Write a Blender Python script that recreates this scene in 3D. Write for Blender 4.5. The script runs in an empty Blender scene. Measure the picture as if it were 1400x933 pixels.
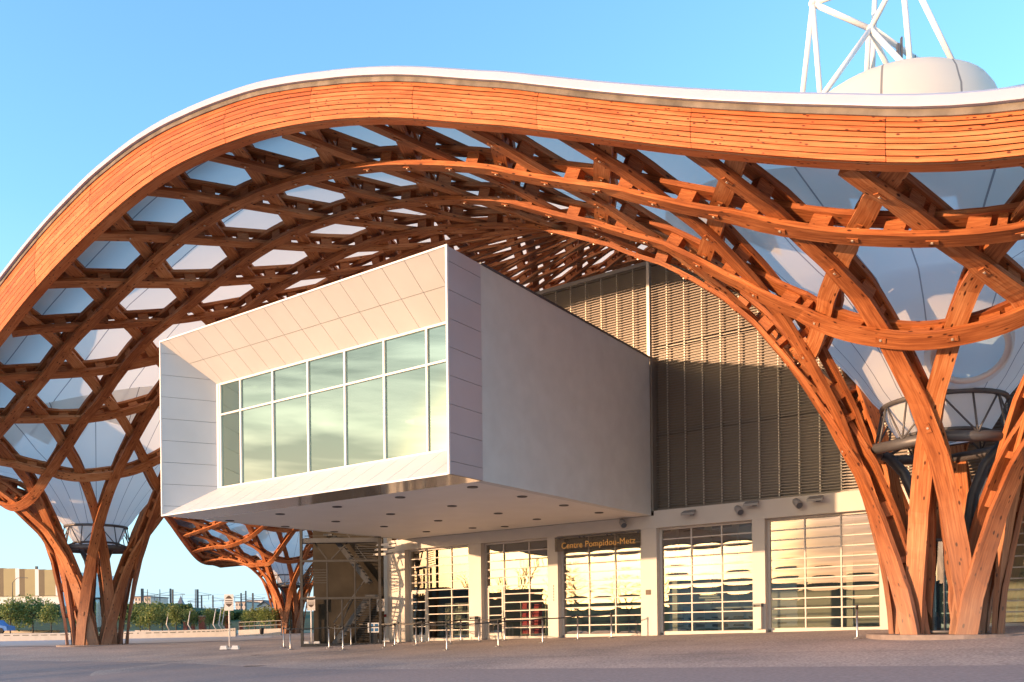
import bpy, math, random
import numpy as np
from mathutils import Vector, Matrix
random.seed(7); rng=np.random.RandomState(5)
scene=bpy.context.scene
COL=scene.collection
# ------------------------------------------------------------------ frame fitted to image coordinates
F=1180.; CX=700.; HY=850.2; R=.0113; TH=math.radians(34.3); C=math.cos(TH); T=math.sin(TH)
cR,sR=math.cos(R),math.sin(R); Z0=1.8
a=1.674; d=2.9
def W(s,P,h):            # s along the facade, P away from the viewer, h height; every height is sheared along X to match the image's slanted horizontals
    X=C*s+T*P; Y=-T*s+C*P
    return (X,Y,h+R*max(-70,min(70,X))+Z0)
def WV(s,P,h):
    s=np.asarray(s,float);P=np.asarray(P,float)
    X=C*s+T*P; Y=-T*s+C*P
    return np.stack([X,Y,h+R*np.clip(X,-70,70)+Z0],-1)
def ray(x,y):
    p=(x-CX)/F; q=(HY-y)/F
    return p*cR+q*sR, -p*sR+q*cR
def atY(x,y,Y):          # world point of an image pixel at distance Y
    u,v=ray(x,y); return Vector((u*Y,Y,v*Y+Z0))
def toSP(X,Y): return (C*X-T*Y, T*X+C*Y)
def onP(x,y,P):          # image pixel carried onto the vertical plane P
    u,v=ray(x,y); s=P*(u*C-T)/(C+u*T); Y=-T*s+C*P; return s, v*Y-R*u*Y
def ground_h(s,P):
    f=min(1.,max(0.,(-28-s)/17.))
    pl=-.49+.014*(max(s,-28)+3.8)+.043*(min(P,31.5)-31.5)
    near=1-min(1.,max(0.,(P-12)/14.)) if P<26 else 0
    return pl*(1-f)+f*(-.80-.5*near)
def gz(X,Y):
    s,P=toSP(X,Y); return ground_h(s,P)+R*max(-70,min(70,X))+Z0
def onG(x,y):            # where the ray of an image pixel meets the ground
    u,v=ray(x,y); lo,hi=6.,140.
    for _ in range(50):
        m=(lo+hi)/2
        if v*m+Z0>gz(u*m,m): lo=m
        else: hi=m
    return Vector((u*lo,lo,gz(u*lo,lo)))
def xY(x,Y):
    u,_=ray(x,850); return u*Y
# ------------------------------------------------------------------ materials
def newmat(name):
    m=bpy.data.materials.new(name); m.use_nodes=True
    nt=m.node_tree; b=nt.nodes['Principled BSDF']; return m,nt,b
def node(nt,t,**k):
    n=nt.nodes.new(t)
    for a_,v in k.items():
        if a_ in n.inputs: n.inputs[a_].default_value=v
        else: setattr(n,a_,v)
    return n
def simple(name,col,rough=.6,metal=0,noise=0.,nscale=6.,bump=0.,spec=.5):
    m,nt,b=newmat(name)
    b.inputs['Roughness'].default_value=rough; b.inputs['Metallic'].default_value=metal
    b.inputs['Specular IOR Level'].default_value=spec
    b.inputs['Base Color'].default_value=(*col,1)
    if noise or bump:
        tc=node(nt,'ShaderNodeTexCoord'); n=node(nt,'ShaderNodeTexNoise'); n.inputs['Scale'].default_value=nscale; n.inputs['Detail'].default_value=6
        nt.links.new(tc.outputs['Object'],n.inputs['Vector'])
        if noise:
            mp=node(nt,'ShaderNodeMapRange'); mp.inputs['From Min'].default_value=.3; mp.inputs['From Max'].default_value=.7
            mp.inputs['To Min'].default_value=1-noise; mp.inputs['To Max'].default_value=1+noise*.6
            nt.links.new(n.outputs['Fac'],mp.inputs['Value'])
            mx=node(nt,'ShaderNodeVectorMath',operation='SCALE'); mx.inputs[0].default_value=col
            nt.links.new(mp.outputs[0],mx.inputs['Scale']); nt.links.new(mx.outputs[0],b.inputs['Base Color'])
        if bump:
            bp=node(nt,'ShaderNodeBump'); bp.inputs['Strength'].default_value=bump; bp.inputs['Distance'].default_value=.02
            nt.links.new(n.outputs['Fac'],bp.inputs['Height']); nt.links.new(bp.outputs[0],b.inputs['Normal'])
    return m
def ramp(nt,stops):
    r=node(nt,'ShaderNodeValToRGB'); e=r.color_ramp.elements
    while len(e)>1: e.remove(e[-1])
    e[0].position=stops[0][0]; e[0].color=(*stops[0][1],1)
    for p,c in stops[1:]:
        x=e.new(p); x.color=(*c,1)
    return r
def wood(name,c1,c2,c3,knot=(.07,.018,.006),grey=0.,kn=(2.6,6.5,1)):
    m,nt,b=newmat(name); L=nt.links
    uv=node(nt,'ShaderNodeUVMap')
    mp=node(nt,'ShaderNodeMapping'); mp.inputs['Scale'].default_value=(.55,9,1); L.new(uv.outputs[0],mp.inputs[0])
    n1=node(nt,'ShaderNodeTexNoise'); n1.inputs['Scale'].default_value=2.2; n1.inputs['Detail'].default_value=8; n1.inputs['Distortion'].default_value=.6
    L.new(mp.outputs[0],n1.inputs['Vector'])
    mp2=node(nt,'ShaderNodeMapping'); mp2.inputs['Scale'].default_value=(.22,.6,1); L.new(uv.outputs[0],mp2.inputs[0])
    n2=node(nt,'ShaderNodeTexNoise'); n2.inputs['Scale'].default_value=1.5; n2.inputs['Detail'].default_value=3; L.new(mp2.outputs[0],n2.inputs['Vector'])
    ad=node(nt,'ShaderNodeMath',operation='ADD'); L.new(n1.outputs['Fac'],ad.inputs[0]); L.new(n2.outputs['Fac'],ad.inputs[1])
    ml=node(nt,'ShaderNodeMath',operation='MULTIPLY'); L.new(ad.outputs[0],ml.inputs[0]); ml.inputs[1].default_value=.5
    oi_=node(nt,'ShaderNodeObjectInfo'); oa=node(nt,'ShaderNodeMath',operation='MULTIPLY_ADD'); L.new(oi_.outputs['Random'],oa.inputs[0]); oa.inputs[1].default_value=.12; oa.inputs[2].default_value=-.06; ob=node(nt,'ShaderNodeMath',operation='ADD'); L.new(ml.outputs[0],ob.inputs[0]); L.new(oa.outputs[0],ob.inputs[1]); ml=ob
    rp=ramp(nt,[(.36,c1),(.5,c2),(.66,c3)]); L.new(ml.outputs[0],rp.inputs[0])
    # knots
    mk=node(nt,'ShaderNodeMapping'); mk.inputs['Scale'].default_value=kn; L.new(uv.outputs[0],mk.inputs[0])
    vo=node(nt,'ShaderNodeTexVoronoi'); vo.inputs['Scale'].default_value=1.; L.new(mk.outputs[0],vo.inputs['Vector'])
    vr=node(nt,'ShaderNodeMapRange'); vr.inputs['From Min'].default_value=.12; vr.inputs['From Max'].default_value=.20; L.new(vo.outputs['Distance'],vr.inputs['Value'])
    mx=node(nt,'ShaderNodeMix',data_type='RGBA'); L.new(vr.outputs[0],mx.inputs['Factor']); mx.inputs['A'].default_value=(*knot,1); L.new(rp.outputs[0],mx.inputs['B'])
    out=mx.outputs['Result']
    # glue lines between the laminations
    sv=node(nt,'ShaderNodeSeparateXYZ'); L.new(uv.outputs[0],sv.inputs[0]); dv=node(nt,'ShaderNodeMath',operation='DIVIDE'); L.new(sv.outputs['Y'],dv.inputs[0]); dv.inputs[1].default_value=.052
    fv=node(nt,'ShaderNodeMath',operation='FRACT'); L.new(dv.outputs[0],fv.inputs[0]); lv=node(nt,'ShaderNodeMath',operation='LESS_THAN'); L.new(fv.outputs[0],lv.inputs[0]); lv.inputs[1].default_value=.12
    lm=node(nt,'ShaderNodeMath',operation='MULTIPLY'); L.new(lv.outputs[0],lm.inputs[0]); lm.inputs[1].default_value=.35 if grey else 0.
    gm=node(nt,'ShaderNodeMix',data_type='RGBA'); L.new(lm.outputs[0],gm.inputs['Factor']); L.new(out,gm.inputs['A']); gm.inputs['B'].default_value=(.12,.03,.01,1); out=gm.outputs['Result']
    if grey:   # weathering near the ground
        ge=node(nt,'ShaderNodeNewGeometry'); sx=node(nt,'ShaderNodeSeparateXYZ'); L.new(ge.outputs['Position'],sx.inputs[0])
        mr=node(nt,'ShaderNodeMapRange'); mr.inputs['From Min'].default_value=1.0; mr.inputs['From Max'].default_value=5.5; mr.inputs['To Min'].default_value=grey; mr.inputs['To Max'].default_value=0
        L.new(sx.outputs['Z'],mr.inputs['Value'])
        nn=node(nt,'ShaderNodeMath',operation='MULTIPLY'); L.new(mr.outputs[0],nn.inputs[0]); L.new(n2.outputs['Fac'],nn.inputs[1])
        m2=node(nt,'ShaderNodeMix',data_type='RGBA'); L.new(nn.outputs[0],m2.inputs['Factor']); L.new(out,m2.inputs['A']); m2.inputs['B'].default_value=(.30,.25,.21,1)
        out=m2.outputs['Result']
    L.new(out,b.inputs['Base Color'])
    b.inputs['Roughness'].default_value=.62; b.inputs['Specular IOR Level'].default_value=.3
    bp=node(nt,'ShaderNodeBump'); bp.inputs['Strength'].default_value=.25; bp.inputs['Distance'].default_value=.01; L.new(n1.outputs['Fac'],bp.inputs['Height']); L.new(bp.outputs[0],b.inputs['Normal'])
    return m
M={}
M['glulam']=wood('glulam',(.24,.068,.020),(.43,.145,.048),(.60,.27,.115),grey=.9)
M['larch']=wood('larch_boards',(.38,.083,.020),(.52,.138,.038),(.64,.225,.080),knot=(.13,.026,.008),kn=(4.2,8.5,1))
M['weathered']=simple('weathered_board',(.20,.17,.14),.8,noise=.5,nscale=2)
M['cap']=simple('roof_cap_metal',(.42,.44,.54),.35,noise=.04,nscale=1)
M['white']=simple('white_coated_steel',(.78,.77,.76),.4)
M['panel_w']=simple('white_panel',(.63,.62,.62),.38,noise=.05,nscale=.8)
M['panel_g']=simple('grey_aluminium_panel',(.50,.51,.54),.32,metal=.25,noise=.05,nscale=.7)
M['render']=simple('grey_render',(.61,.63,.61),.75,noise=.06,nscale=1.5)
M['soffit']=simple('soffit_paint',(.74,.74,.71),.6,noise=.04,nscale=.8)
M['soffit_gloss']=simple('soffit_polished',(.40,.39,.38),.12,metal=.6)
M['seam']=simple('dark_seam',(.06,.06,.06),.8)
M['facade']=simple('facade_paint',(.58,.54,.49),.5,noise=.05,nscale=1.2)
M['slat']=simple('louvre_slat',(.25,.225,.20),.4,metal=.35,noise=.06,nscale=1)
M['poly']=simple('polycarbonate_wall',(.26,.22,.18),.35,noise=.1,nscale=.6)
M['mullion']=simple('galvanised_mullion',(.60,.56,.50),.35,metal=.4)
M['steel_dark']=simple('dark_steel',(.085,.09,.10),.45,metal=.4,noise=.15,nscale=3)
M['steel_grey']=simple('grey_steel',(.13,.13,.14),.5,metal=.4,noise=.1,nscale=3)
M['fitting_grey']=simple('fitting_grey',(.30,.29,.28),.45)
M['cage']=simple('cage_steel',(.055,.057,.06),.7,spec=.2,noise=.15,nscale=3)
M['steel']=simple('brushed_steel',(.45,.45,.46),.3,metal=.9)
M['bolt']=simple('bolt_head',(.62,.56,.48),.4,metal=.4)
M['dark']=simple('dark_interior',(.035,.035,.035),.8)
M['room']=simple('room_wall',(.50,.52,.46),.8)
M['core']=simple('building_core',(.07,.065,.06),.8)
M['red']=simple('red_goods',(.50,.035,.04),.6)
M['goods']=simple('pale_goods',(.42,.44,.38),.7,noise=.6,nscale=6)
M['goods_dark']=simple('dark_goods',(.06,.07,.07),.7)
M['orange']=simple('orange_letters',(1.0,.58,.16),.4)
M['black']=simple('black_plastic',(.02,.02,.022),.5)
M['signface']=simple('sign_face',(.80,.76,.72),.5)
M['signbrown']=simple('sign_print',(.10,.07,.05),.6)
M['concrete']=simple('concrete',(.42,.41,.40),.8,noise=.12,nscale=1.5,bump=.2)
M['blue']=simple('blue_paint',(.08,.22,.55),.3)
M['bluepane']=simple('blue_screen',(.05,.16,.32),.2)
M['brick']=simple('red_brick',(.30,.10,.07),.85,noise=.25,nscale=4)
M['bark']=simple('bark',(.10,.075,.055),.9,noise=.3,nscale=8)
M['plaster']=simple('pale_plaster',(.62,.52,.44),.8,noise=.08,nscale=.5)
M['housewhite']=simple('house_render',(.66,.62,.60),.8,noise=.1,nscale=.5)
M['rooftile']=simple('roof_tile',(.16,.12,.12),.8,noise=.2,nscale=1)
M['slate']=simple('slate',(.10,.12,.17),.6,noise=.2,nscale=1)
M['glasswin']=simple('far_window_glass',(.08,.10,.13),.15)
M['beige']=simple('beige_cladding',(.36,.30,.16),.6,noise=.05,nscale=.6)
M['brown']=simple('brown_cladding',(.15,.115,.07),.6,noise=.05,nscale=.6)
M['tyre']=simple('tyre_rubber',(.02,.02,.02),.8)
def leafmat(name,c1,c2):
    m,nt,b=newmat(name); tc=node(nt,'ShaderNodeTexCoord'); n=node(nt,'ShaderNodeTexNoise'); n.inputs['Scale'].default_value=2.2
    nt.links.new(tc.outputs['Object'],n.inputs['Vector']); rp=ramp(nt,[(.35,c1),(.65,c2)]); nt.links.new(n.outputs['Fac'],rp.inputs[0])
    nt.links.new(rp.outputs[0],b.inputs['Base Color']); b.inputs['Roughness'].default_value=.6
    tr=node(nt,'ShaderNodeBsdfTranslucent'); nt.links.new(rp.outputs[0],tr.inputs['Color'])
    mx=node(nt,'ShaderNodeMixShader'); mx.inputs[0].default_value=.35
    nt.links.new(b.outputs[0],mx.inputs[1]); nt.links.new(tr.outputs[0],mx.inputs[2]); nt.links.new(mx.outputs[0],nt.nodes['Material Output'].inputs[0]); return m
M['leaf']=leafmat('spring_leaf',(.13,.20,.05),(.27,.31,.10))
M['leaf2']=leafmat('dark_leaf',(.04,.085,.03),(.09,.14,.045))
def groundmat():
    m,nt,b=newmat('asphalt_plaza'); L=nt.links
    tc=node(nt,'ShaderNodeTexCoord')
    n1=node(nt,'ShaderNodeTexNoise'); n1.inputs['Scale'].default_value=16; n1.inputs['Detail'].default_value=3; L.new(tc.outputs['Object'],n1.inputs['Vector'])
    n2=node(nt,'ShaderNodeTexNoise'); n2.inputs['Scale'].default_value=.35; n2.inputs['Detail'].default_value=6; L.new(tc.outputs['Object'],n2.inputs['Vector'])
    n3=node(nt,'ShaderNodeTexNoise'); n3.inputs['Scale'].default_value=9; n3.inputs['Detail'].default_value=8; n3.inputs['Roughness'].default_value=.75; L.new(tc.outputs['Object'],n3.inputs['Vector'])
    r=ramp(nt,[(.30,(.23,.198,.20)),(.5,(.345,.305,.305)),(.72,(.52,.465,.46))]); L.new(n1.outputs['Fac'],r.inputs[0])
    r2=ramp(nt,[(.3,(.74,.75,.78)),(.5,(1,.98,.97)),(.7,(1.2,1.13,1.08))]); L.new(n2.outputs['Fac'],r2.inputs[0])
    r3=ramp(nt,[(.35,(.84,.84,.84)),(.65,(1.14,1.14,1.14))]); L.new(n3.outputs['Fac'],r3.inputs[0])
    mx=node(nt,'ShaderNodeMix',data_type='RGBA',blend_type='MULTIPLY'); mx.inputs['Factor'].default_value=1; L.new(r.outputs[0],mx.inputs['A']); L.new(r2.outputs[0],mx.inputs['B'])
    m3=node(nt,'ShaderNodeMix',data_type='RGBA',blend_type='MULTIPLY'); m3.inputs['Factor'].default_value=1; L.new(mx.outputs['Result'],m3.inputs['A']); L.new(r3.outputs[0],m3.inputs['B'])
    L.new(m3.outputs['Result'],b.inputs['Base Color']); b.inputs['Roughness'].default_value=.85
    bp=node(nt,'ShaderNodeBump'); bp.inputs['Strength'].default_value=.5; bp.inputs['Distance'].default_value=.01; L.new(n1.outputs['Fac'],bp.inputs['Height']); L.new(bp.outputs[0],b.inputs['Normal'])
    return m
M['asphalt']=groundmat()
M['asphalt2']=simple('smooth_asphalt_band',(.26,.232,.25),.8,noise=.22,nscale=13,bump=.3)
M['paving']=simple('pale_paving',(.38,.37,.40),.8,noise=.08,nscale=.6)
M['grass']=simple('grass',(.03,.06,.015),.9,noise=.6,nscale=.9)
M['earth']=simple('open_land',(.10,.12,.07),.9,noise=.3,nscale=.05)
def membrane():
    m,nt,b=newmat('roof_membrane'); L=nt.links
    uv=node(nt,'ShaderNodeUVMap'); sx=node(nt,'ShaderNodeSeparateXYZ'); L.new(uv.outputs[0],sx.inputs[0])
    fr=node(nt,'ShaderNodeMath',operation='FRACT'); L.new(sx.outputs['X'],fr.inputs[0])
    lt=node(nt,'ShaderNodeMath',operation='LESS_THAN'); L.new(fr.outputs[0],lt.inputs[0]); L.new(sx.outputs['Y'],lt.inputs[1])
    mx=node(nt,'ShaderNodeMix',data_type='RGBA'); L.new(lt.outputs[0],mx.inputs['Factor']); mx.inputs['A'].default_value=(.86,.86,.83,1); mx.inputs['B'].default_value=(.34,.34,.36,1)
    L.new(mx.outputs['Result'],b.inputs['Base Color']); b.inputs['Roughness'].default_value=.5
    tr=node(nt,'ShaderNodeBsdfTranslucent'); L.new(mx.outputs['Result'],tr.inputs['Color'])
    ms=node(nt,'ShaderNodeMixShader'); ms.inputs[0].default_value=.55
    L.new(b.outputs[0],ms.inputs[1]); L.new(tr.outputs[0],ms.inputs[2]); L.new(ms.outputs[0],nt.nodes['Material Output'].inputs[0]); return m
M['membrane']=membrane()
def glassmat(name,tint,refl,rc=(1,1,1),rough=0.):
    m,nt,b=newmat(name); L=nt.links; nt.nodes.remove(b)
    t=node(nt,'ShaderNodeBsdfTransparent'); t.inputs[0].default_value=(*tint,1)
    g=node(nt,'ShaderNodeBsdfGlossy'); g.inputs['Color'].default_value=(*rc,1); g.inputs['Roughness'].default_value=rough
    lw=node(nt,'ShaderNodeLayerWeight'); lw.inputs['Blend'].default_value=.25
    mr=node(nt,'ShaderNodeMapRange'); mr.inputs['To Min'].default_value=refl; mr.inputs['To Max'].default_value=1
    L.new(lw.outputs['Fresnel'],mr.inputs['Value'])
    mx=node(nt,'ShaderNodeMixShader'); L.new(mr.outputs[0],mx.inputs[0]); L.new(t.outputs[0],mx.inputs[1]); L.new(g.outputs[0],mx.inputs[2])
    L.new(mx.outputs[0],nt.nodes['Material Output'].inputs[0]); return m
M['glass']=glassmat('door_glass',(.72,.76,.70),.26,(1,.88,.80))
M['greenglass']=glassmat('green_window_glass',(.30,.62,.50),.42,(.84,1.0,.86))
M['tealglass']=glassmat('enclosure_glass',(.55,.70,.72),.15)
def skypane():
    m,nt,b=newmat('painted_sky_blue'); b.inputs['Base Color'].default_value=(.60,.84,1,1); b.inputs['Roughness'].default_value=.25  # pale blue painted in for the sky seen through the funnel opening
    tr=node(nt,'ShaderNodeBsdfTranslucent'); tr.inputs[0].default_value=(.7,.9,1,1)
    ms=node(nt,'ShaderNodeMixShader'); ms.inputs[0].default_value=.5
    nt.links.new(b.outputs[0],ms.inputs[1]); nt.links.new(tr.outputs[0],ms.inputs[2]); nt.links.new(ms.outputs[0],nt.nodes['Material Output'].inputs[0]); return m
M['sky_fill']=skypane()
# ------------------------------------------------------------------ object helpers
def tag(o,label=None,cat=None,group=None,kind=None):
    if label: o['label']=label
    if cat: o['category']=cat
    if group: o['group']=group
    if kind: o['kind']=kind
    return o
def thing(name,loc,label,cat,group=None,rz=0):
    o=bpy.data.objects.new(name,None); COL.objects.link(o); o.location=loc; o.rotation_euler=(0,0,rz); o.empty_display_size=.3
    return tag(o,label,cat,group)
def absloc(o):
    v=Vector(o.location)
    while o.parent: o=o.parent; v+=Vector(o.location)
    return v
class MB:
    def __init__(s): s.v=[];s.f=[];s.uv=[];s.mi=[];s.cur=0;s.sm=[]
    def quad(s,p,uv=None,smooth=False):
        i=len(s.v); s.v+=[tuple(q) for q in p]; s.f.append(tuple(range(i,i+len(p)))); s.uv.append(uv or [(0,0)]*len(p)); s.mi.append(s.cur); s.sm.append(smooth)
    def hexa(s,c,skip=()):   # 8 corners: bottom 4 (ccw) + top 4
        i=len(s.v); s.v+=[tuple(q) for q in c]
        for k,q in enumerate(((0,3,2,1),(4,5,6,7),(0,1,5,4),(1,2,6,5),(2,3,7,6),(3,0,4,7))):
            if k in skip: continue
            s.f.append(tuple(i+j for j in q)); s.uv.append([(0,0),(1,0),(1,1),(0,1)]); s.mi.append(s.cur); s.sm.append(False)
    def box(s,x0,x1,y0,y1,z0,z1): s.hexa([(x0,y0,z0),(x1,y0,z0),(x1,y1,z0),(x0,y1,z0),(x0,y0,z1),(x1,y0,z1),(x1,y1,z1),(x0,y1,z1)])
    def wbox(s,s0,s1,P0,P1,h0,h1):
        s.hexa([W(s0,P0,h0),W(s1,P0,h0),W(s1,P1,h0),W(s0,P1,h0),W(s0,P0,h1),W(s1,P0,h1),W(s1,P1,h1),W(s0,P1,h1)])
    def bar(s,p,q,w,h=None,up=(0,0,1)):
        p=Vector(p);q=Vector(q);h=h or w; t=(q-p).normalized(); u=Vector(up)
        if abs(t.dot(u))>.98: u=Vector((0,1,0))
        x=t.cross(u).normalized(); y=x.cross(t)
        x*=w/2;y*=h/2
        s.hexa([p-x-y,p+x-y,q+x-y,q-x-y,p-x+y,p+x+y,q+x+y,q-x+y])
    def tube(s,pts,r,n=8,closed=False,cap=True,smooth=True):
        pts=[Vector(p) for p in pts]; m=len(pts); base=len(s.v); rr=r if hasattr(r,'__len__') else [r]*m
        t0=None
        for k,p in enumerate(pts):
            t=(pts[(k+1)%m]-pts[k-1]) if closed else (pts[min(k+1,m-1)]-pts[max(k-1,0)])
            t.normalize()
            if t0 is None:
                u=Vector((0,0,1)) if abs(t.z)<.9 else Vector((1,0,0)); x=t.cross(u).normalized()
            else: x=(x-t*x.dot(t)).normalized()
            t0=t; y=t.cross(x)
            for j in range(n):
                A=2*math.pi*j/n; s.v.append(tuple(p+(x*math.cos(A)+y*math.sin(A))*rr[k]))
        for k in range(m if closed else m-1):
            k2=(k+1)%m
            for j in range(n):
                j2=(j+1)%n
                s.f.append((base+k*n+j,base+k*n+j2,base+k2*n+j2,base+k2*n+j)); s.uv.append([(0,0)]*4); s.mi.append(s.cur); s.sm.append(smooth)
        if cap and not closed:
            for k,rev in ((0,True),(m-1,False)):
                idx=[base+k*n+j for j in range(n)]
                if not rev: idx=idx
                s.f.append(tuple(idx[::-1] if rev else idx)); s.uv.append([(0,0)]*n); s.mi.append(s.cur); s.sm.append(False)
    def lathe(s,prof,c=(0,0,0),n=24,smooth=True):   # prof [(r,z)]
        base=len(s.v)
        for r,z in prof:
            for j in range(n):
                A=2*math.pi*j/n; s.v.append((c[0]+r*math.cos(A),c[1]+r*math.sin(A),c[2]+z))
        for k in range(len(prof)-1):
            for j in range(n):
                j2=(j+1)%n; s.f.append((base+k*n+j,base+k*n+j2,base+(k+1)*n+j2,base+(k+1)*n+j)); s.uv.append([(0,0)]*4); s.mi.append(s.cur); s.sm.append(smooth)
    def build(s,name,mats,parent=None,local=False,weld=False):
        if not isinstance(mats,(list,tuple)): mats=[mats]
        me=bpy.data.meshes.new(name)
        off=Vector((0,0,0)) if (parent is None or local) else absloc(parent)
        me.from_pydata([(x-off.x,y-off.y,z-off.z) for x,y,z in s.v],[],s.f)
        for m in mats: me.materials.append(M[m] if isinstance(m,str) else m)
        l=me.uv_layers.new(name='UVMap'); flat=[c for u in s.uv for q in u for c in q]; l.data.foreach_set('uv',flat)
        me.polygons.foreach_set('material_index',s.mi); me.polygons.foreach_set('use_smooth',s.sm)
        me.update()
        o=bpy.data.objects.new(name,me); COL.objects.link(o)
        if parent is not None: o.parent=parent
        return o
def copy_tree(o,parent=None):
    c=o.copy(); COL.objects.link(c); c.parent=parent
    for ch in list(o.children): copy_tree(ch,c)
    return c
ORD='zeroth first second third fourth fifth sixth seventh eighth ninth tenth eleventh twelfth thirteenth fourteenth fifteenth sixteenth seventeenth eighteenth nineteenth twentieth'.split()+['twenty-first','twenty-second','twenty-third','twenty-fourth']
# ------------------------------------------------------------------ roof surface
PA=17.41
def warp(s,P):
    s=np.asarray(s,float);P=np.asarray(P,float)
    r=np.clip((P-18.86)/2.9,0,3)
    return s-.36*(r-1)*np.clip((-25-s)/20,0,1.1)-.4*np.clip((s+13)/11,0,1)
COLS_L=[(-46.87,27.56),(-3.35,27.56),(-77.0,68.16)]
COLS=[(float(warp(s,P)),P) for s,P in COLS_L]
GR=np.array([0,1.5,1.56,1.61,1.70,1.88,2.1,2.5,3.2,4.25,5.2,6.2,7.2,8.1,10,13,20,200.])
GZ=np.array([-4,-3,-1.8,-.75,.40,1.5,2.6,4.0,5.5,7.1,8.4,9.4,10.2,10.8,11.5,12,12.3,12.3])
def Gc(s,P):
    r=np.min([np.hypot(s-c[0],P-c[1]) for c in COLS],axis=0)
    return np.interp(r,GR,GZ), r
TR={0:[(-37.02,12.22),(-35.12,13.01),(-32.96,13.78),(-30.35,14.49),(-27.5,15.1),(-25.2,15.3),(-21.58,15.08),(-19.48,14.70),(-17.56,14.23),(-15.23,13.46),(-12.34,12.26),(-9.69,11.13),(-7.87,10.30),(-5.85,9.45),(-4.06,8.74),(-2.68,8.25),(-1.03,7.85),(-40,11.0),(-44,9.4),(-48,8.4),(-52,8.2),(1,7.7),(4,7.9)],
 1:[(-42.66,9.85),(-40.67,10.77),(-37.61,12.2),(-34.15,13.42),(-30.92,14.44),(-27.75,15.1),(-24.39,15.25),(-21.23,14.93),(-19.33,14.58),(-16.73,13.81),(-13.34,12.43),(-11.32,11.56),(-8.22,10.04),(-6.48,9.18),(-4.76,8.44),(-2.99,7.9),(-1.21,7.57),(-46.5,8.3),(1.5,7.7)],
 2:[(-47.83,6.74),(-44.3,8.17),(-42.6,9.22),(-40.97,10.4),(-39.1,11.27),(-36.84,12.72),(-33.48,13.75),(-30.14,14.68),(-26.34,15.35),(-24.01,15.26),(-21.36,15.05),(-18.33,14.40),(-15.65,13.52),(-12.77,12.04),(-11.02,11.1),(-9.42,10.05),(-8.35,9.32),(-6.65,8.01),(-5.59,7.4),(-4.58,6.98),(-3.62,6.71),(-2.69,6.65),(-1.4,6.74),(0.2,7.4)],
 3:[(-43.74,7.66),(-42.42,8.91),(-41.07,10.26),(-39.39,11.54),(-32.15,14.74),(-27.99,15.35),(-24.9,15.62),(-20,14.96),(-17.61,14.36),(-15.93,13.72),(-14.38,12.97),(-12.88,12.11),(-11.5,11.32),(-10.6,10.68),(-9.41,9.71),(-8.43,8.71),(-7.49,7.4)]}
ctl=[]
V0=(-52.8,17.41)
for k,L in TR.items():
    for s_,z_ in L:
        ctl.append((s_,PA+k*d,z_))
        ds,dp=s_-V0[0],k*d      # mirror about the corner bisector (60 deg)
        q=5.8+(ds-5.8)*1.13; n=dp
        if q<3 and n<4: continue
        ctl.append((V0[0]-.596*q+.803*n, V0[1]+.803*q+.596*n, z_))
ctl+=[(-13.5,31.5,15.2),(-20,31.5,16.8),(-30,31.5,16.6),(-8,33,11.5),(-25,38,19.5),(-15,38,18.4),(-8,38,15.5),(-3.5,38,12.5),(-40,36,15.5),
 (-40,48,18.5),(-25,48,24),(-12,48,25),(0,48,19),(-10,60,29.5),(-25,60,27.5),(-45,60,19),(5,60,23),(-10,75,23),(-30,75,21),(-58,60,15.5),(-56,76,17),(-70,86,11.5),(-82,80,8.5),(-87,81,8.2),(-20,90,15),(-45,90,14),(8,90,13),(12,30,11),(12,45,15),(20,60,15)]
for c in COLS:
    for k in range(6):
        A=math.radians(60*k+30)
        for r in (3.2,5.2):
            if c is COLS[2] or k in (0,1,2,3): ctl.append((c[0]+r*math.cos(A),c[1]+r*math.sin(A),float(np.interp(r,GR,GZ))))
pts=[];seen=[]
for c in ctl:
    if any(abs(c[0]-q[0])+abs(c[1]-q[1])<1.1 for q in seen): continue
    seen.append(c)
ctl=np.array(seen)
def phi(r2): return .5*r2*np.log(r2+1e-9)
_g,_r=Gc(ctl[:,0],ctl[:,1])
keep=_r>2.4; ctl=ctl[keep]; _g=_g[keep]
n_=len(ctl); D2=(ctl[:,None,0]-ctl[None,:,0])**2+(ctl[:,None,1]-ctl[None,:,1])**2
A_=np.zeros((n_+3,n_+3)); A_[:n_,:n_]=phi(D2)+np.eye(n_)*2.0; A_[:n_,n_]=1;A_[:n_,n_+1]=ctl[:,0];A_[:n_,n_+2]=ctl[:,1];A_[n_:,:n_]=A_[:n_,n_:].T
sol=np.linalg.solve(A_,np.r_[ctl[:,2]-_g,0,0,0])
def zs(s,P):
    s=np.asarray(s,float);P=np.asarray(P,float); sh=s.shape; s=s.ravel();P=P.ravel()
    g,r=Gc(s,P)
    D=(s[:,None]-ctl[None,:,0])**2+(P[:,None]-ctl[None,:,1])**2
    res=phi(D)@sol[:n_]+sol[n_]+sol[n_+1]*s+sol[n_+2]*P
    w=np.clip((r-1.7)/2.2,0,1); w=w*w*(3-2*w)
    return (g+res*w).reshape(sh)
def surf(sl,Pl):         # lattice coords -> world point + upward normal
    e=.06
    def q(s,P):
        s=np.asarray(s,float); rs=warp(s,P); return WV(rs,P,zs(rs,P))
    p=q(sl,Pl); a1=q(sl+e,Pl)-q(sl-e,Pl); a2=q(sl,Pl+e)-q(sl,Pl-e)
    n=np.cross(a1,a2); n/=np.linalg.norm(n,axis=1)[:,None]
    n[n[:,2]<0]*=-1
    return p,n
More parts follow.
